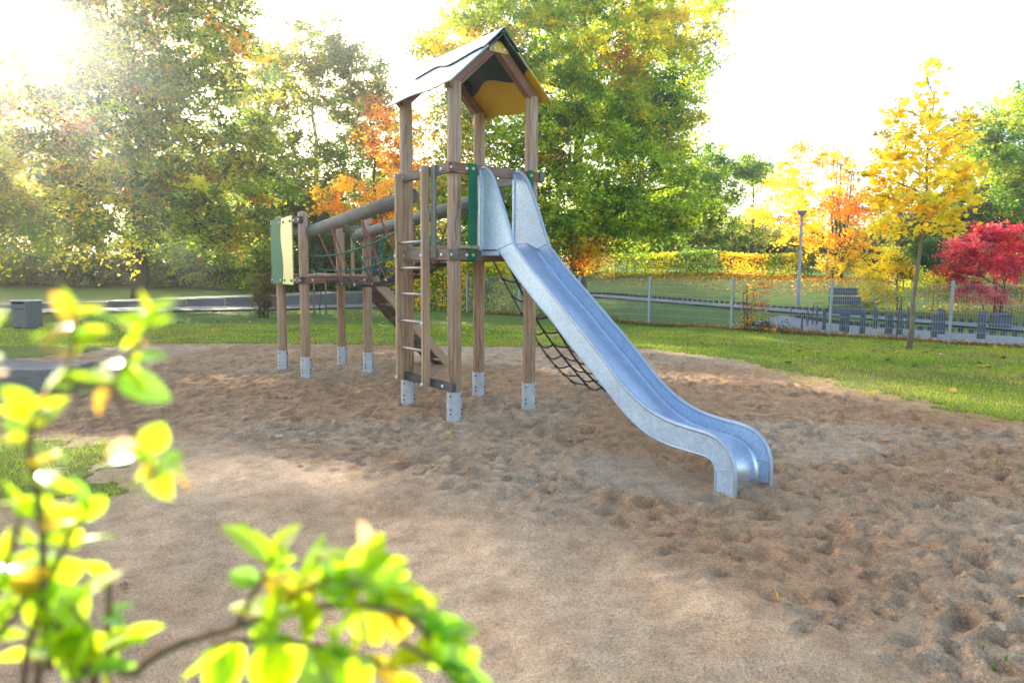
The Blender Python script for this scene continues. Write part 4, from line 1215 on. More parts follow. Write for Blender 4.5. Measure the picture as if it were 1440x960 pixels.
hedge('long clipped beech hedge in yellow and green patches along the leafy bank', (3.6, 35.5), (14.2, 32.6), 1.0, 0.9, ['dark', 'green', 'gold', 'yel', 'lime', 'gold', 'green', 'dark'])
hedge('yellow-green loose hedge behind the mesh fence, seen between the tower posts', (-4.6, 26.4), (1.3, 23.4), 1.75, 0.9, ['green', 'yel', 'lime', 'gold', 'olive'], 1500, 0.12)
hedge('dark clipped hedge behind the red shrub', (17.6, 24.6), (27, 22.5), 0.9, 0.9, ['dark', 'olive', 'green', 'brown'])
hedge('brown low hedge behind the fence, left of the red shrub', (13.9, 23.0), (17.2, 22.2), 0.75, 0.7, ['brown', 'olive', 'rust', 'olive'], 800, 0.08)

# ------------------------------------------------------------------ paths, kerbs, walls
def fpt(s, t, dz=0.0):
    x = FENCE0[0] + FNOR[0] * s + FDIR[0] * t; y = FENCE0[1] + FNOR[1] * s + FDIR[1] * t
    return Vector((x, y, float(far_h(x, y)) + dz))
def strip(name, s0, s1, t0, t1, dz, mat, n=70, bend=lambda t: 0.0, thick=0.0):
    vs, fs = [], []
    m = 5
    for i in range(n + 1):
        t = t0 + (t1 - t0) * i / n
        for k in range(m):
            vs.append(fpt(s0 + (s1 - s0) * k / (m - 1) + bend(t), t, dz))
    for i in range(n):
        for k in range(m - 1):
            a = i * m + k
            fs.append((a, a + 1, a + m + 1, a + m))
    o = MB().add(vs, fs).build(name, MATS[mat], None, True)
    return tag(o, kind='structure')
bend1 = lambda t: 0.30 * max(0.0, t - 2.0) ** 1.5
strip('footpath', 0.35, 3.0, -14, 5.2, 0.045, 'paving', bend=bend1)
strip('path', 5.9, 7.5, -20, 26, 0.045, 'paving')
def kerb(label, s, t0, t1, bend=lambda t: 0.0, h=0.13):
    mb = MB()
    t = t0
    while t < t1:
        p = fpt(s + bend(t), t); q = fpt(s + bend(t + 0.17), t + 0.17)
        M, L = axis_matrix(p, q)
        b_ = MB().box((0, 0.03 + random.uniform(-0.01, 0.015), L / 2), (0.15, h, L * 0.62), M)
        mb.add(b_.v, b_.f)
        t += 0.22
    o = mb.build('kerb', MATS['setts'], None)
    return tag(o, label, kind='structure')
kerb('row of dark setts along the paved footpath behind the mesh fence', 3.1, -8, 4.6, bend1, 0.22)
kerb('row of dark setts along the upper path', 7.6, -14, 18, h=0.2)

# path on the left with its low retaining wall
def left_path(name, pts, w0, w1, dz, mat):
    """pts: centre line (x, y, z)"""
    vs, fs = [], []
    c = catmull(pts, 8)
    for i, p in enumerate(c):
        q = c[min(i + 1, len(c) - 1)] - c[max(i - 1, 0)]
        nrm = np.array([-q[1], q[0]]) / math.hypot(q[0], q[1])
        for wd in (w0, w0 * .5 + w1 * .5, w1):
            vs.append((p[0] + nrm[0] * wd, p[1] + nrm[1] * wd, p[2] + dz))
    for i in range(len(c) - 1):
        for k in range(2):
            a = i * 3 + k
            fs.append((a, a + 3, a + 4, a + 1))
    o = MB().add(vs, fs).build(name, MATS[mat], None, True)
    return tag(o, kind='structure')
left_path('path', [(-44, 21.2, 0.03), (-30, 21.4, 0.03), (-18, 22.4, 0.03), (-12, 24.6, 0.03), (-6, 27.6, 0.03), (-1.5, 29.0, 0.03)], -1.5, 1.1, 0.02, 'asphalt')
upc = [(-44, 24.5, 0.05), (-30, 24.8, 0.05), (-19, 25.6, 0.08), (-13, 27.4, 0.26), (-7, 30.2, 0.46), (-2, 31.6, 0.56)]
left_path('path', upc, -1.2, 1.3, 0.03, 'asphalt')
# retaining wall in front of the raised path, built of slabs
wl_ = empty('retaining_wall', (-12, 26.2, 0)); tag(wl_, 'low concrete retaining wall of slabs holding up the raised path', 'wall')
cw = catmull(upc[2:], 5)
for i in range(len(cw) - 1):
    p, q = cw[i], cw[i + 1]
    dr = np.array(q[:2]) - np.array(p[:2]); L = np.hypot(*dr); dr = dr / L; nn = np.array([dr[1], -dr[0]])
    a = np.array(p[:2]) + nn * 1.25; b_ = np.array(q[:2]) + nn * 1.25
    hh = (p[2] + q[2]) / 2 + 0.03
    mid = (a + b_) / 2
    o = MB().box((0, 0, 0), (L - 0.006, 0.16, hh + 0.25)).build('slab', MATS['wall_stone'], wl_, bevel=0.01)
    o.location = Vector((mid[0], mid[1], (hh - 0.25) / 2)) - wl_.location
    o.rotation_euler = (0, 0, math.atan2(dr[1], dr[0]))

# ------------------------------------------------------------------ mesh fence
fence = empty('mesh_fence', (FENCE0[0], FENCE0[1], 0)); tag(fence, 'grey welded wire mesh fence along the far side of the lawn', 'fence')
FS = 2.42
FH = 1.28
posts_t = [k * FS for k in range(-3, 7)]
pm = None
panel_me = None
for i, t in enumerate(posts_t):
    x, y = FENCE0 + FDIR * t
    z = ground_z(x, y)
    if pm is None:
        b_ = MB().box((0, 0, 0.62), (0.055, 0.055, 1.44)).box((0, 0, 1.345), (0.062, 0.062, 0.012))
        pm = mesh('post', b_.v, b_.f); pm.materials.append(MATS['fence_steel'])
    o = link('post', pm, None, fence)
    o.location = Vector((x, y, z)) - fence.location; o.rotation_euler = (0, 0, math.atan2(FDIR[1], FDIR[0]))
    if i == len(posts_t) - 1: break
    if panel_me is None:
        b_ = MB()
        nv = 49
        for k in range(nv):
            xx = 0.04 + (FS - 0.08) * k / (nv - 1)
            b_.tube([(xx, -0.035, 0.05), (xx, -0.035, FH)], 0.0033, 4, False)
        for k in range(7):
            zz = 0.06 + 1.2 * k / 6
            for yy in (-0.041, -0.029): b_.tube([(0.0, yy, zz), (FS, yy, zz)], 0.0042, 4, False)
        panel_me = mesh('wire_panel', b_.v, b_.f); panel_me.materials.append(MATS['fence_steel'])
    x2, y2 = FENCE0 + FDIR * (t + FS)
    z2 = ground_z(x2, y2)
    o = link('wire_panel', panel_me, None, fence)
    o['kind'] = 'stuff'
    o.location = Vector((x, y, (z + z2) / 2 + 0.01)) - fence.location; o.rotation_euler = (0, 0, math.atan2(FDIR[1], FDIR[0]))

# ------------------------------------------------------------------ slate bollards behind the fence
BOL = [(1112, 447, 434, .05), (1127, 465, 440, .07), (1135, 460, 438, .06), (1142, 459, 430, .06), (1148, 459, 430, .06), (1158, 466, 436, .10), (1166, 468, 435, .09), (1184, 468, 438, .17), (1191, 470, 440, .12), (1212, 472, 437, .17),
       (1230, 464, 432, .15), (1249, 472, 442, .20), (1264, 473, 437, .16), (1277, 464, 433, .13), (1313, 477, 441, .15), (1322, 472, 435, .22), (1379, 479, 438, .20)]
ORD = ['first', 'second', 'third', 'fourth', 'fifth', 'sixth', 'seventh', 'eighth', 'ninth', 'tenth', 'eleventh', 'twelfth', 'thirteenth', 'fourteenth', 'fifteenth', 'sixteenth', 'seventeenth']
def ground_hit(px, py):
    lo, hi = 6.0, 60.0
    for _ in range(40):
        m = (lo + hi) / 2; p = at(px, py, m)
        if p.z > float(far_h(p.x, p.y)): lo = m
        else: hi = m
    return at(px, py, lo)
for i, (px, pb, pt, w) in enumerate(BOL):
    p = ground_hit(px, pb)
    h = at(px, pt, p.y).z - p.z
    w *= 0.72
    d = 0.5 * w + 0.05
    sl = random.uniform(-0.05, 0.05)
    vs = [(-w / 2, -d / 2, -0.1), (w / 2, -d / 2, -0.1), (w / 2, d / 2, -0.1), (-w / 2, d / 2, -0.1), (-w / 2 * .93, -d / 2 * .9, h - sl), (w / 2 * .93, -d / 2 * .9, h + sl), (w / 2 * .93, d / 2 * .9, h + sl + .02), (-w / 2 * .93, d / 2 * .9, h - sl + .02)]
    o = MB().add(vs, [(3, 2, 1, 0), (4, 5, 6, 7), (0, 1, 5, 4), (1, 2, 6, 5), (2, 3, 7, 6), (3, 0, 4, 7)]).build('slate_bollard', MATS['slate'], None, bevel=0.012)
    o.location = p; o.rotation_euler = (0, 0, random.uniform(-0.5, 0.2))
    tag(o, f'dark slate bollard behind the mesh fence, {ORD[i]} of the row counted from the street lamp', 'bollard', 'slate bollards along the footpath')

# street lamp
lp = at(1121, 437, 25.0); lz = float(far_h(lp.x, lp.y))
lamp = empty('street_lamp', (lp.x, lp.y, lz)); tag(lamp, 'slim grey street lamp post with a flat disc head, behind the mesh fence', 'street lamp')
lt_ = at(1128, 297, 25.0).z - lz
smooth_by_angle(MB().lathe([(0.075, -0.1), (0.075, 0.9), (0.055, 0.95), (0.045, lt_ - 0.25), (0.045, lt_ - 0.2)], 14).build('pole', MATS['lamp_steel'], lamp), 40)
smooth_by_angle(MB().lathe([(0.05, lt_ - 0.21), (0.07, lt_ - 0.16), (0.17, lt_ - 0.03), (0.18, lt_), (0.10, lt_ + 0.03), (0.02, lt_ + 0.035)], 18).build('lamp_head', MATS['lamp_steel'], lamp), 40)

# dark concrete steps up the bank
stp = empty('garden_steps', (at(1190, 430, 22.6).x, 22.6, 0)); tag(stp, 'dark block steps climbing the bank beside the golden yellow shrub', 'steps')
for k in range(3):
    z0 = float(far_h(stp.location.x, 22.6)) + 0.05
    o = MB().box((0.14 * k, 0.42 * k, z0 + 0.13 + 0.29 * k), (0.95 - 0.12 * k, 0.55, 0.24)).build('step', MATS['slate'], stp, bevel=0.012)

# litter bins
def bin_(name, label, loc, w, d, h, rz, mat):
    r = empty(name, loc, rz); tag(r, label, 'litter bin')
    MB().box((0, 0, h * 0.47), (w, d, h * 0.86)).build('body', MATS[mat], r, bevel=0.02)
    f = MB()
    for sx in (-1, 1): f.box((sx * (w / 2 - 0.02), 0, h * 0.95), (0.04, d, h * 0.10))
    f.build('lid_support', MATS[mat], r)
    MB().box((0, 0, h + 0.012), (w * 1.04, d * 1.04, 0.03)).build('lid', MATS['shoe_steel'] if mat == 'bin_grey' else MATS[mat], r, bevel=0.006)
    MB().box((0.02, -d / 2 - 0.006, h * 0.72), (w * 0.5, 0.01, h * 0.05)).build('slot', MATS['dark_bolt'], r)
    MB().box((0, 0, 0.02), (w * 0.8, d * 0.8, 0.10)).build('foot', MATS['dark_bolt'], r)
    return r
bin_('litter_bin', 'square grey litter bin on the grass beside the curving path', (-11.75, 16.5, ground_z(-11.75, 16.5)), 0.50, 0.40, 0.66, R(-18), 'bin_grey')
pb_ = at(1406, 456, 19.2)
bin_('litter_bin', 'dark litter bin behind the mesh fence near the red shrub', (pb_.x, pb_.y, float(far_h(pb_.x, pb_.y))), 0.42, 0.36, 0.42, 0.2, 'slate')

# stone bench block on the left
def rough_block(name, label, cat, loc, dims, rz, mat):
    import bmesh
    bm = bmesh.new()
    bmesh.ops.create_cube(bm, size=1)
    bmesh.ops.scale(bm, vec=dims, verts=bm.verts)
    bmesh.ops.subdivide_edges(bm, edges=bm.edges, cuts=9, use_grid_fill=True)
    for v in bm.verts:
        n1 = fbm(np.array([v.co.x * 3 + v.co.z]), np.array([v.co.y * 3 + v.co.z * 2]), 1.0, 300, 4)[0]
        v.co += v.normal * n1 * 0.10
    me = bpy.data.meshes.new(name); bm.to_mesh(me); bm.free()
    o = link(name, me, MATS[mat]); o.location = loc; o.rotation_euler = (0, 0, rz)
    bv = o.modifiers.new('edge', 'BEVEL'); bv.width = 0.02; bv.segments = 2
    return tag(o, label, cat)
rough_block('stone_block', 'rough weathered stone block lying at the sand edge beside the blurred twigs', 'stone block', (-6.25, 8.35, 0.10), (1.9, 0.80, 0.40), R(-4), 'wall_stone')

# ------------------------------------------------------------------ fallen leaves
def maple_leaf(mat, name='fallen_leaf'):
    pts = []
    prof = [(0, -0.5), (0.16, -0.30), (0.46, -0.34), (0.36, -0.12), (0.56, 0.06), (0.30, 0.12), (0.36, 0.34), (0.14, 0.26), (0.0, 0.56)]
    out = prof + [(-x, y) for x, y in prof[-2:0:-1]]
    curl = random.uniform(0.1, 0.5)
    vs = [(0, 0.0, -0.02)] + [(x, y, curl * (x * x * 0.9 + 0.35 * y * y) + random.uniform(-.03, .03)) for x, y in out]
    n = len(out)
    fs = [(0, 1 + i, 1 + (i + 1) % n) for i in range(n)]
    me = mesh(name, vs, fs, True); me.materials.append(MATS[mat])
    return me
LM = {k: [maple_leaf('dead_leaf_' + k) for _ in range(3)] for k in ('yellow', 'orange', 'brown', 'pale')}
def fallen(p, s, kind, label, tilt=0.35, rz=None, group=None, up=0.012):
    o = link('fallen_leaf', random.choice(LM[kind]))
    o.location = (p[0], p[1], ground_z(p[0], p[1]) + up)
    o.scale = (s, s, s)
    o.rotation_euler = (random.uniform(-tilt, tilt), random.uniform(-tilt, tilt), random.uniform(0, 6.3) if rz is None else rz)
    return tag(o, label, 'leaf', group)
def gnd(px, py):
    p = at(px, py, 5.0); d = p - Vector((0, 0, 1.5))
    return Vector((0, 0, 1.5)) + d * (-1.5 / d.z)
o = fallen(gnd(1090, 860), 0.085, 'yellow', 'yellow leaf standing on edge in the smooth sand, largest near the front', 0.0, 1.2, up=0.05)
o.rotation_euler = (R(80), R(12), R(75))
for px, py, s, k, lb_ in [(800, 622, 0.10, 'orange', 'orange leaf lying on the sand just left of the slide run'), (563, 658, 0.09, 'orange', 'orange leaf on the sand where the smooth and trampled sand meet'), (630, 610, 0.08, 'yellow', 'small yellow leaf on the sand in front of the tower foot'),
                          (392, 617, 0.07, 'pale', 'pale leaf on the sand left of the tower ladder'), (314, 545, 0.13, 'orange', 'orange leaf on the sand in front of the small platform'), (434, 552, 0.10, 'orange', 'orange leaf by the front foot of the small platform'), (818, 664, 0.06, 'yellow', 'tiny yellow leaf on the sand below the slide middle'),
                          (1244, 620, 0.08, 'orange', 'orange leaf on the sand right of the slide foot'), (1240, 638, 0.08, 'pale', 'pale pinkish leaf beside an orange one right of the slide foot'), (1393, 645, 0.10, 'yellow', 'golden leaf on the sand near the lawn edge'), (1018, 540, 0.10, 'yellow', 'golden leaf on the sand behind the slide, near the lawn'),
                          (1405, 888, 0.06, 'pale', 'small pale leaf low on the trampled sand by the frame corner'), (1438, 842, 0.06, 'yellow', 'yellow leaf on the sand cut by the frame edge'), (175, 830, 0.05, 'brown', 'brown leaf on the smooth sand behind the blurred twigs'), (420, 665, 0.05, 'brown', 'small brown leaf on the smooth sand by the bright strip'),
                          (205, 590, 0.11, 'orange', 'rust orange leaf in a sunlit sand patch beside the stone block'), (228, 588, 0.08, 'orange', 'smaller orange leaf next to the rust orange one near the stone block'), (1155, 606, 0.05, 'pale', 'small pale leaf on the sand midway between slide foot and lawn'), (770, 690, 0.05, 'brown', 'tiny brown leaf on the sand in front of the slide middle')]:
    fallen(gnd(px, py), s, k, lb_)
k = 0
while k < 130:
    x, y = random.uniform(3.2, 11), random.uniform(6.4, 14.4)
    if random.random() > (0.18 + 0.82 * math.exp(-((x - 7.8) ** 2 + (y - 13.2) ** 2) / 7.0)): continue
    if float(lawn_field(np.array([x]), np.array([y]))[0]) < 0.1: continue
    kd = random.choice(('yellow', 'yellow', 'orange', 'pale', 'brown'))
    fallen((x, y), random.uniform(0.06, 0.13), kd, {'yellow': 'small yellow leaf lying in the lawn grass', 'orange': 'small orange leaf lying in the lawn grass', 'pale': 'small pale leaf lying in the lawn grass', 'brown': 'small brown leaf lying in the lawn grass'}[kd], 0.5, None, kd + ' leaves scattered over the lawn', 0.03)
    k += 1
# leaf carpet under the hedge and along the fence foot: too many to count
LPTS, LCOL = [], []
n = 26000
x = rng.uniform(2, 22, n); y = rng.uniform(20, 36, n)
s_, t_ = fence_st(x, y)
w = sstep(9.5, 13.0, s_) * sstep(18.5, 17.5, s_)
k_ = rng.random(n) < w
LPTS.append(np.stack([x[k_], y[k_], far_h(x[k_], y[k_]) + 0.02 + 0.03 * rng.random(k_.sum())], -1))
n = 1800
t_ = rng.uniform(-5, 14, n); s_ = 0.05 + 0.16 * np.abs(rng.normal(size=n))
x = FENCE0[0] + FNOR[0] * s_ + FDIR[0] * t_; y = FENCE0[1] + FNOR[1] * s_ + FDIR[1] * t_
LPTS.append(np.stack([x, y, far_h(x, y) + 0.03 + 0.05 * rng.random(n)], -1))
n = 500
x = rng.uniform(-14, 0, n); y = rng.uniform(15, 24, n)
LPTS.append(np.stack([x, y, far_h(x, y) + 0.03], -1))
P = np.vstack(LPTS)
C = np.array([PAL[k] for k in ('orange', 'gold', 'rust', 'brown', 'rust')])[rng.integers(0, 5, len(P))] * (0.6 + 0.5 * rng.random((len(P), 1)))
o = leaves('leaf_litter', P, 0.085, C, None, up=2.0, asp=0.8)
tag(o, 'orange carpet of fallen leaves under hedge and fence', 'leaf litter', kind='stuff')

# ------------------------------------------------------------------ grass
def grass_blades(N, xr, yr, hgt, wid, fun, z_fun):
    x = rng.uniform(*xr, N); y = yr[0] * (yr[1] / yr[0]) ** rng.random(N)
    f = fun(x, y)
    k = rng.random(N) < f
    x, y = x[k], y[k]
    z = z_fun(x, y)
    n = len(x)
    sc = (y / 8.0).clip(0.5, 1.7)
    h = hgt * (0.5 + 0.9 * rng.random(n)) * (0.6 + 0.8 * vnoise(x * 1.7, y * 1.7, 120))
    a = rng.uniform(0, 6.28, n); la = rng.uniform(0, 6.28, n); ll = h * rng.uniform(0.2, 1.0, n)
    wv = np.stack([np.cos(a), np.sin(a), np.zeros(n)], -1) * (wid * sc)[:, None]
    B = np.stack([x, y, z - 0.006], -1); Tp = B + np.stack([np.cos(la) * ll, np.sin(la) * ll, h], -1)
    V = np.stack([B - wv / 2, B + wv / 2, Tp], 1)
    dry = (vnoise(x * 0.8, y * 0.8, 130) * 0.7 + 0.5 * rng.random(n))
    g = np.array([0.19, 0.29, 0.03]); yl = np.array([0.36, 0.39, 0.05]); br = np.array([0.27, 0.22, 0.09])
    c = np.where(dry[:, None] < 0.50, g, np.where(dry[:, None] < 0.90, yl, br)) * (0.7 + 0.6 * rng.random((n, 1)))
    return V, c
def bil(x, y):
    i = np.clip(np.searchsorted(nxs, x) - 1, 0, len(nxs) - 2); j = np.clip(np.searchsorted(nys, y) - 1, 0, len(nys) - 2)
    return H[j, i]
fun = lambda x, y: np.clip((lawn_field(x, y) + 0.10) / 0.45, 0, 1) * (0.35 + 0.65 * sstep(0.3, 0.6, vnoise(x * 2.5, y * 2.5, 140)))
V1, c1 = grass_blades(230000, (2.2, 12.2), (5.5, 18.2), 0.045, 0.009, fun, bil)
V2, c2 = grass_blades(60000, (-7.5, -2.0), (3.4, 6.2), 0.05, 0.006, fun, bil)
V3, c3 = grass_blades(70000, (-12.2, 2.2), (12.8, 18.2), 0.05, 0.011, fun, bil)
V = np.vstack([V1, V2, V3]); c = np.vstack([c1, c2, c3])
me = np_mesh('grass', V.reshape(-1, 3), np.arange(len(V) * 3).reshape(-1, 3), False, np.repeat(c, 3, axis=0))
tag(link('grass', me, MATS['blade']), 'short autumn grass of the lawn around the sand', 'grass', kind='stuff')
# weeds along the fence foot
n = 5000
t_ = rng.uniform(-5, 13, n); s_ = 0.06 * rng.normal(size=n) - 0.05
x = FENCE0[0] + FNOR[0] * s_ + FDIR[0] * t_; y = FENCE0[1] + FNOR[1] * s_ + FDIR[1] * t_
hh = 0.04 + 0.16 * rng.random(n) ** 2 * (0.3 + 1.4 * vnoise(t_ * 1.1, t_ * 0, 150))
B = np.stack([x, y, far_h(x, y)], -1)
Tp = B + np.stack([rng.normal(size=n) * 0.05, rng.normal(size=n) * 0.05, hh], -1)
a = rng.uniform(0, 6.28, n); wv = np.stack([np.cos(a), np.sin(a), np.zeros(n)], -1) * 0.010
V = np.stack([B - wv, B + wv, Tp], 1)
C = np.array([(0.12, 0.15, 0.03), (0.26, 0.20, 0.08), (0.30, 0.14, 0.04), (0.16, 0.10, 0.05)])[rng.integers(0, 4, n)]
me = np_mesh('weeds', V.reshape(-1, 3), np.arange(n * 3).reshape(-1, 3), False, np.repeat(C, 3, axis=0))
tag(link('weeds', me, MATS['blade']), 'dry brown weeds growing along the foot of the mesh fence', 'weeds', kind='stuff')

# sprouts of grass pushing through the trampled sand
for px, py, lb_ in ((1382, 916, 'tiny green grass sprout in the trampled sand near the small pale leaf'), (1415, 932, 'larger green grass sprout in the trampled sand at the frame corner'), (1398, 950, 'low green grass sprout at the lower frame edge')):
    p = gnd(px, py)
    b_ = MB()
    for k in range(9):
        a = random.uniform(0, 6.28); hh_ = random.uniform(0.015, 0.04); l_ = random.uniform(0.005, 0.03)
        w_ = Vector((math.cos(a + 1.57), math.sin(a + 1.57), 0)) * 0.0016
        q = Vector((math.cos(a), math.sin(a), 0))
        b_.add([q * 0.003 - w_, q * 0.003 + w_, q * l_ * 0.6 + w_ + Vector((0, 0, hh_ * 0.7)), q * l_ * 0.6 - w_ + Vector((0, 0, hh_ * 0.7)), q * l_ + Vector((0, 0, hh_))], [(0, 1, 2, 3), (3, 2, 4)])
    o = b_.build('grass_sprout', MATS['sprout'], None)
    o.location = (p.x, p.y, ground_z(p.x, p.y) - 0.002)
    tag(o, lb_, 'sprout', 'grass sprouts in the sand')

# ------------------------------------------------------------------ shrub right in front of the lens
near = empty('leafy_shrub', (-0.45, 0.45, 0)); tag(near, 'blurred bright yellow-green leafy shrub close to the lens, lit from behind', 'shrub')
def ovate(curl, fold):
    """leaf one unit long along +x, lying in xy, tip at 1"""
    n = 9
    vs, fs = [], []
    for i in range(n):
        t = i / (n - 1)
        w = 0.335 * math.sin(math.pi * t ** 0.80) ** 0.80 + 0.004
        z = -curl * t * t
        for k, u in enumerate((-1, -0.5, 0, 0.5, 1)):
            vs.append((t, w * u, z + fold * w * abs(u)))
    for i in range(n - 1):
        for k in range(4):
            a = i * 5 + k
            fs.append((a, a + 5, a + 6, a + 1))
    return vs, fs
NLM = {}
for key, cols in dict(lime=(0.29, 0.44, 0.012), yel=(0.42, 0.48, 0.015), green=(0.15, 0.31, 0.03), gold=(0.62, 0.36, 0.03), pinky=(0.46, 0.28, 0.16)).items():
    NLM[key] = []
    for j in range(3):
        vs, fs = ovate((0.08, 0.25, -0.12)[j], (0.35, 0.15, 0.5)[j])
        me = mesh('leaf', vs, fs, True)
        a = me.color_attributes.new('tint', 'FLOAT_COLOR', 'POINT')
        for i_, v in enumerate(vs):
            f = random.uniform(0.86, 1.12)
            vein = 0.62 if abs(v[1]) < 1e-6 else 1.0
            a.data[i_].color = (cols[0] * f * vein, cols[1] * f * vein, cols[2], 1)
        me.materials.append(MATS['near_foliage'])
        NLM[key].append(me)
def near_leaf(p, d, s, key, roll):
    o = link('leaf', random.choice(NLM[key]), None, near)
    d = Vector(d).normalized()
    side = d.cross(Vector((0, 0, 1)))
    if side.length < 0.1: side = Vector((1, 0, 0))
    side.normalize()
    nrm = side.cross(d)
    M = Matrix((d, -side, nrm)).transposed().to_4x4() if False else Matrix((d, nrm.cross(d), nrm)).transposed().to_4x4()
    M = Matrix.Translation(Vector(p) - near.location) @ M @ Matrix.Rotation(roll, 4, 'X') @ Matrix.Diagonal((s, s, s, 1))
    o.matrix_basis = M
def near_branch(pix, r0, r1, lv, base=None, tips='lime'):
    """pix: (px, py, depth) way points of a twig; lv: leaves (t, image angle in degrees, length in m, tint)"""
    pts = [at(px, py, Y * 0.72) for px, py, Y in pix]
    if base is not None: pts = [Vector(base)] + pts
    c = [Vector(v) for v in catmull([tuple(p) for p in pts], 6)]
    rad = [0.75 * (r0 + (r1 - r0) * i / (len(c) - 1)) for i in range(len(c))]
    MB().tube([p - near.location for p in c], rad, 7).build('stem', MATS['twig'], near, True)
    for t, ang, s, key in lv:
        i = min(len(c) - 1, max(0, int(t * (len(c) - 1))))
        a = R(ang)
        d = Vector((math.cos(a), random.uniform(-0.55, 0.55), math.sin(a)))
        near_leaf(c[i], d, s * (0.72 if pix[-1][0] > 250 else 0.54), key, random.uniform(-1.2, 1.2))
    # a few leaves lie level and catch the low sun on their gloss
    for k_ in range(3):
        i = random.randint(int(len(c) * 0.45), len(c) - 1)
        a = random.choice((0.0, math.pi)) + random.uniform(-0.5, 0.5)
        near_leaf(c[i], (math.cos(a), random.uniform(-0.9, 0.9), random.uniform(-0.12, 0.12)), random.uniform(0.014, 0.027), random.choice(('green', 'lime')), random.uniform(-0.22, 0.22))
def spray(t0, t1, n, smin, smax, keys, a0=0, a1=360):
    return [(t0 + (t1 - t0) * (i + random.random() * 0.6) / n, random.uniform(a0, a1), random.uniform(smin, smax), random.choice(keys)) for i in range(n)]
MIX = ('lime', 'lime', 'lime', 'yel', 'yel', 'yel', 'gold')
B0 = (-0.38, 0.45, 0.0); B1 = (-0.52, 0.47, 0.0)
# low bough reaching right across the bottom of the view
near_branch([(120, 1120, 0.62), (190, 945, 0.60), (330, 880, 0.60), (460, 850, 0.60), (560, 860, 0.58), (610, 900, 0.57)], 0.0055, 0.002,
            [(0.62, 118, 0.050, 'lime'), (0.66, 88, 0.066, 'lime'), (0.70, 62, 0.052, 'yel'), (0.60, 165, 0.052, 'yel'), (0.76, 35, 0.048, 'lime'), (0.80, 70, 0.040, 'lime'), (0.84, 20, 0.040, 'yel'), (0.60, 225, 0.055, 'lime'), (0.68, 250, 0.060, 'lime'), (0.74, 275, 0.058, 'yel'), (0.80, 300, 0.055, 'lime'), (0.86, 260, 0.050, 'gold'), (0.92, 330, 0.042, 'lime'), (0.96, 300, 0.045, 'lime'), (1.0, 20, 0.042, 'lime'), (0.98, 60, 0.038, 'green'), (0.88, 340, 0.055, 'green'), (0.64, 195, 0.045, 'lime')] + spray(0.60, 1.0, 9, 0.022, 0.05, MIX), B0)
near_branch([(330, 880, 0.60), (365, 820, 0.60), (385, 780, 0.60)], 0.003, 0.0015, [(0.95, 95, 0.062, 'lime'), (0.85, 140, 0.058, 'lime'), (0.9, 55, 0.045, 'yel'), (0.6, 20, 0.035, 'lime'), (0.5, 170, 0.03, 'green')])
near_branch([(460, 850, 0.60), (500, 810, 0.60), (515, 770, 0.60)], 0.0026, 0.0012, [(1.0, 95, 0.026, 'pinky'), (0.8, 40, 0.032, 'lime'), (0.7, 150, 0.045, 'yel'), (0.5, 185, 0.040, 'lime'), (0.45, 0, 0.03, 'gold')])
near_branch([(560, 900, 0.57), (610, 930, 0.56), (640, 960, 0.56)], 0.0024, 0.0012, [(0.8, 70, 0.042, 'lime'), (0.9, 30, 0.035, 'lime'), (1.0, 330, 0.04, 'green'), (0.6, 110, 0.03, 'lime')])
# dense foliage in the lower left corner
near_branch([(40, 1080, 0.58), (70, 940, 0.57), (60, 850, 0.56), (90, 770, 0.55), (120, 720, 0.55)], 0.0048, 0.0016,
            [(0.50, 100, 0.075, 'lime'), (0.55, 60, 0.07, 'yel'), (0.60, 130, 0.065, 'lime'), (0.68, 40, 0.055, 'lime'), (0.70, 160, 0.060, 'lime'), (0.76, 90, 0.062, 'lime'), (0.82, 20, 0.055, 'lime'), (0.88, 150, 0.05, 'yel'), (0.95, 40, 0.045, 'lime'), (1.0, 110, 0.045, 'green'), (0.46, 190, 0.06, 'yel'), (0.5, 330, 0.05, 'lime')] + spray(0.42, 1.0, 5, 0.025, 0.055, MIX), B1)
near_branch([(-60, 1000, 0.56), (-10, 900, 0.55), (30, 850, 0.54), (40, 800, 0.54)], 0.004, 0.0016, spray(0.4, 1.0, 8, 0.035, 0.07, MIX), B1)
near_branch([(150, 1000, 0.60), (150, 930, 0.59), (175, 900, 0.59)], 0.003, 0.0015, [(1.0, 30, 0.05, 'lime'), (0.9, 160, 0.045, 'green'), (0.8, 80, 0.035, 'lime')] + spray(0.5, 1.0, 5, 0.025, 0.045, MIX), B0)
# upright twigs on the left
near_branch([(60, 850, 0.55), (60, 760, 0.53), (50, 680, 0.52), (40, 610, 0.51), (60, 560, 0.51)], 0.0036, 0.0014,
            [(0.3, 20, 0.045, 'lime'), (0.4, 165, 0.045, 'lime'), (0.62, 30, 0.038, 'gold'), (0.75, 150, 0.04, 'lime'), (0.8, 45, 0.045, 'yel'), (0.9, 110, 0.04, 'lime'), (1.0, 60, 0.05, 'green')] + spray(0.2, 1.0, 6, 0.02, 0.042, MIX))
near_branch([(60, 560, 0.51), (90, 530, 0.50), (105, 480, 0.50), (100, 440, 0.50)], 0.0024, 0.0012,
            [(0.2, 10, 0.05, 'green'), (0.35, 350, 0.055, 'lime'), (0.55, 150, 0.036, 'gold'), (0.7, 20, 0.036, 'yel'), (0.9, 120, 0.036, 'gold'), (1.0, 80, 0.032, 'lime'), (0.95, 30, 0.034, 'yel'), (0.8, 190, 0.035, 'pinky')] + spray(0.1, 1.0, 4, 0.016, 0.03, MIX))
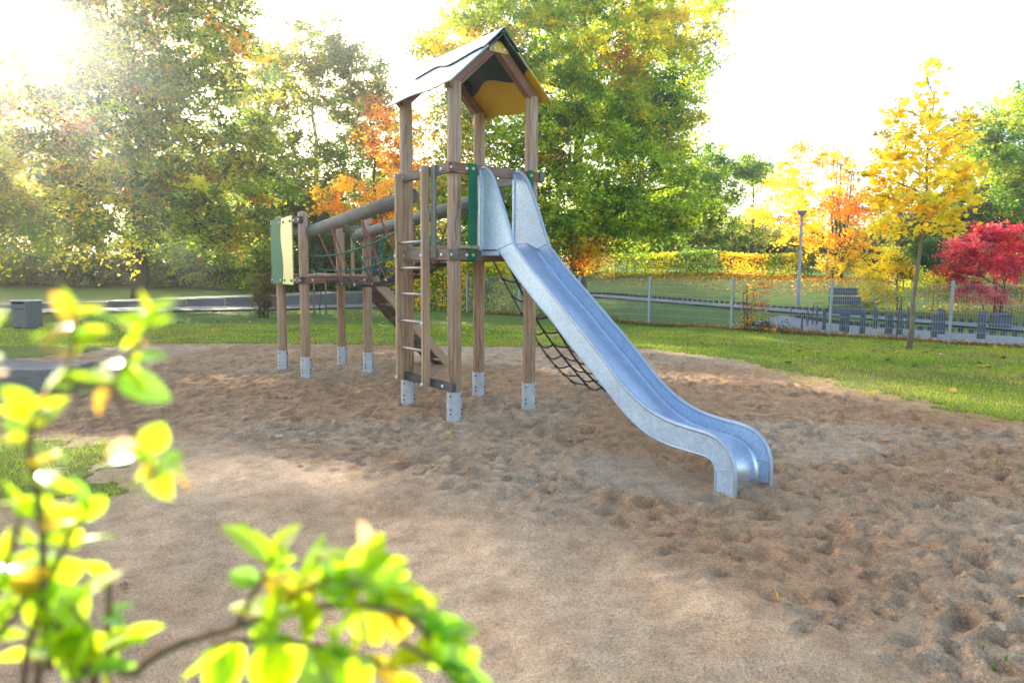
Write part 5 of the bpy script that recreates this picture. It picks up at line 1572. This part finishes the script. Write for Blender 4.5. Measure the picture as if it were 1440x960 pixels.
near_branch([(90, 535, 0.50), (150, 540, 0.50), (175, 510, 0.50), (200, 475, 0.50), (210, 445, 0.50)], 0.0022, 0.0011,
            [(0.35, 340, 0.055, 'green'), (0.42, 325, 0.05, 'lime'), (0.45, 20, 0.05, 'green'), (0.3, 270, 0.035, 'gold'), (0.8, 170, 0.036, 'yel'), (0.95, 100, 0.034, 'yel'), (1.0, 50, 0.032, 'lime'), (0.9, 10, 0.034, 'lime'), (0.85, 250, 0.02, 'pinky')] + spray(0.5, 1.0, 4, 0.014, 0.026, MIX))
near_branch([(160, 545, 0.50), (180, 590, 0.49), (205, 640, 0.49), (235, 665, 0.49)], 0.0020, 0.0010, [(0.7, 60, 0.04, 'lime'), (0.8, 300, 0.04, 'lime'), (1.0, 330, 0.034, 'gold'), (0.9, 20, 0.035, 'green'), (0.6, 200, 0.03, 'pinky')] + spray(0.6, 1.0, 4, 0.014, 0.026, MIX))
near_branch([(-80, 600, 0.50), (-40, 530, 0.49), (-12, 470, 0.49)], 0.0024, 0.0012, [(1.0, 30, 0.040, 'lime'), (0.95, 80, 0.036, 'lime'), (0.7, 0, 0.04, 'pinky')], (-0.56, 0.40, 0.0))


# ------------------------------------------------------------------ added air volume imitating veiling glare of the lens around the sun
hz = MB().box((0, 350, 10.5), (1240, 1140, 25)).build('haze', None)
hm = bpy.data.materials.new('haze'); hm.use_nodes = True
hn = hm.node_tree.nodes; hn.remove(hn['Principled BSDF'])
pv = hn.new('ShaderNodeVolumePrincipled')
pv.inputs['Color'].default_value = (0.98, 0.97, 0.95, 1)
pv.inputs['Density'].default_value = 0.0026
pv.inputs['Anisotropy'].default_value = 0.87
hm.node_tree.links.new(pv.outputs[0], hn['Material Output'].inputs['Volume'])
hz.data.materials.append(hm)
tag(hz, 'pale sunlit haze hanging in the air of the park', 'haze', kind='stuff')
# further sprays that thicken the shrub
near_branch([(300, 905, 0.60), (360, 900, 0.585), (430, 905, 0.575), (500, 920, 0.57), (560, 945, 0.565)], 0.003, 0.0014,
            [(0.1, 250, 0.058, 'lime'), (0.2, 215, 0.056, 'yel'), (0.3, 285, 0.060, 'lime'), (0.45, 250, 0.060, 'yel'), (0.55, 300, 0.062, 'lime'), (0.65, 60, 0.050, 'lime'), (0.75, 265, 0.058, 'lime'), (0.85, 320, 0.052, 'gold'), (0.95, 15, 0.050, 'lime'), (1.0, 290, 0.050, 'lime'), (0.35, 80, 0.055, 'lime'), (0.5, 110, 0.050, 'yel')] + spray(0.0, 1.0, 3, 0.03, 0.055, MIX))
near_branch([(380, 860, 0.60), (430, 830, 0.59), (480, 820, 0.585), (540, 830, 0.58)], 0.0026, 0.0013,
            [(0.2, 60, 0.052, 'yel'), (0.4, 15, 0.058, 'lime'), (0.6, 340, 0.056, 'lime'), (0.8, 20, 0.050, 'lime'), (1.0, 350, 0.052, 'yel'), (0.3, 200, 0.050, 'lime'), (0.7, 170, 0.052, 'pinky')] + spray(0.0, 1.0, 2, 0.03, 0.05, MIX))
near_branch([(20, 1050, 0.57), (110, 960, 0.56), (130, 900, 0.56), (100, 850, 0.555)], 0.004, 0.0016,
            [(0.5, 90, 0.070, 'lime'), (0.6, 140, 0.070, 'yel'), (0.7, 60, 0.065, 'lime'), (0.8, 190, 0.070, 'lime'), (0.9, 110, 0.065, 'lime'), (1.0, 45, 0.060, 'yel'), (0.55, 350, 0.055, 'green'), (0.65, 220, 0.06, 'lime')] + spray(0.4, 1.0, 5, 0.035, 0.06, MIX), B1)
near_branch([(-40, 900, 0.55), (0, 820, 0.545), (20, 760, 0.54), (30, 720, 0.54)], 0.003, 0.0014,
            [(0.3, 20, 0.060, 'lime'), (0.5, 60, 0.055, 'yel'), (0.7, 350, 0.055, 'lime'), (0.9, 100, 0.050, 'lime'), (1.0, 40, 0.045, 'lime')] + spray(0.2, 1.0, 3, 0.03, 0.05, MIX))
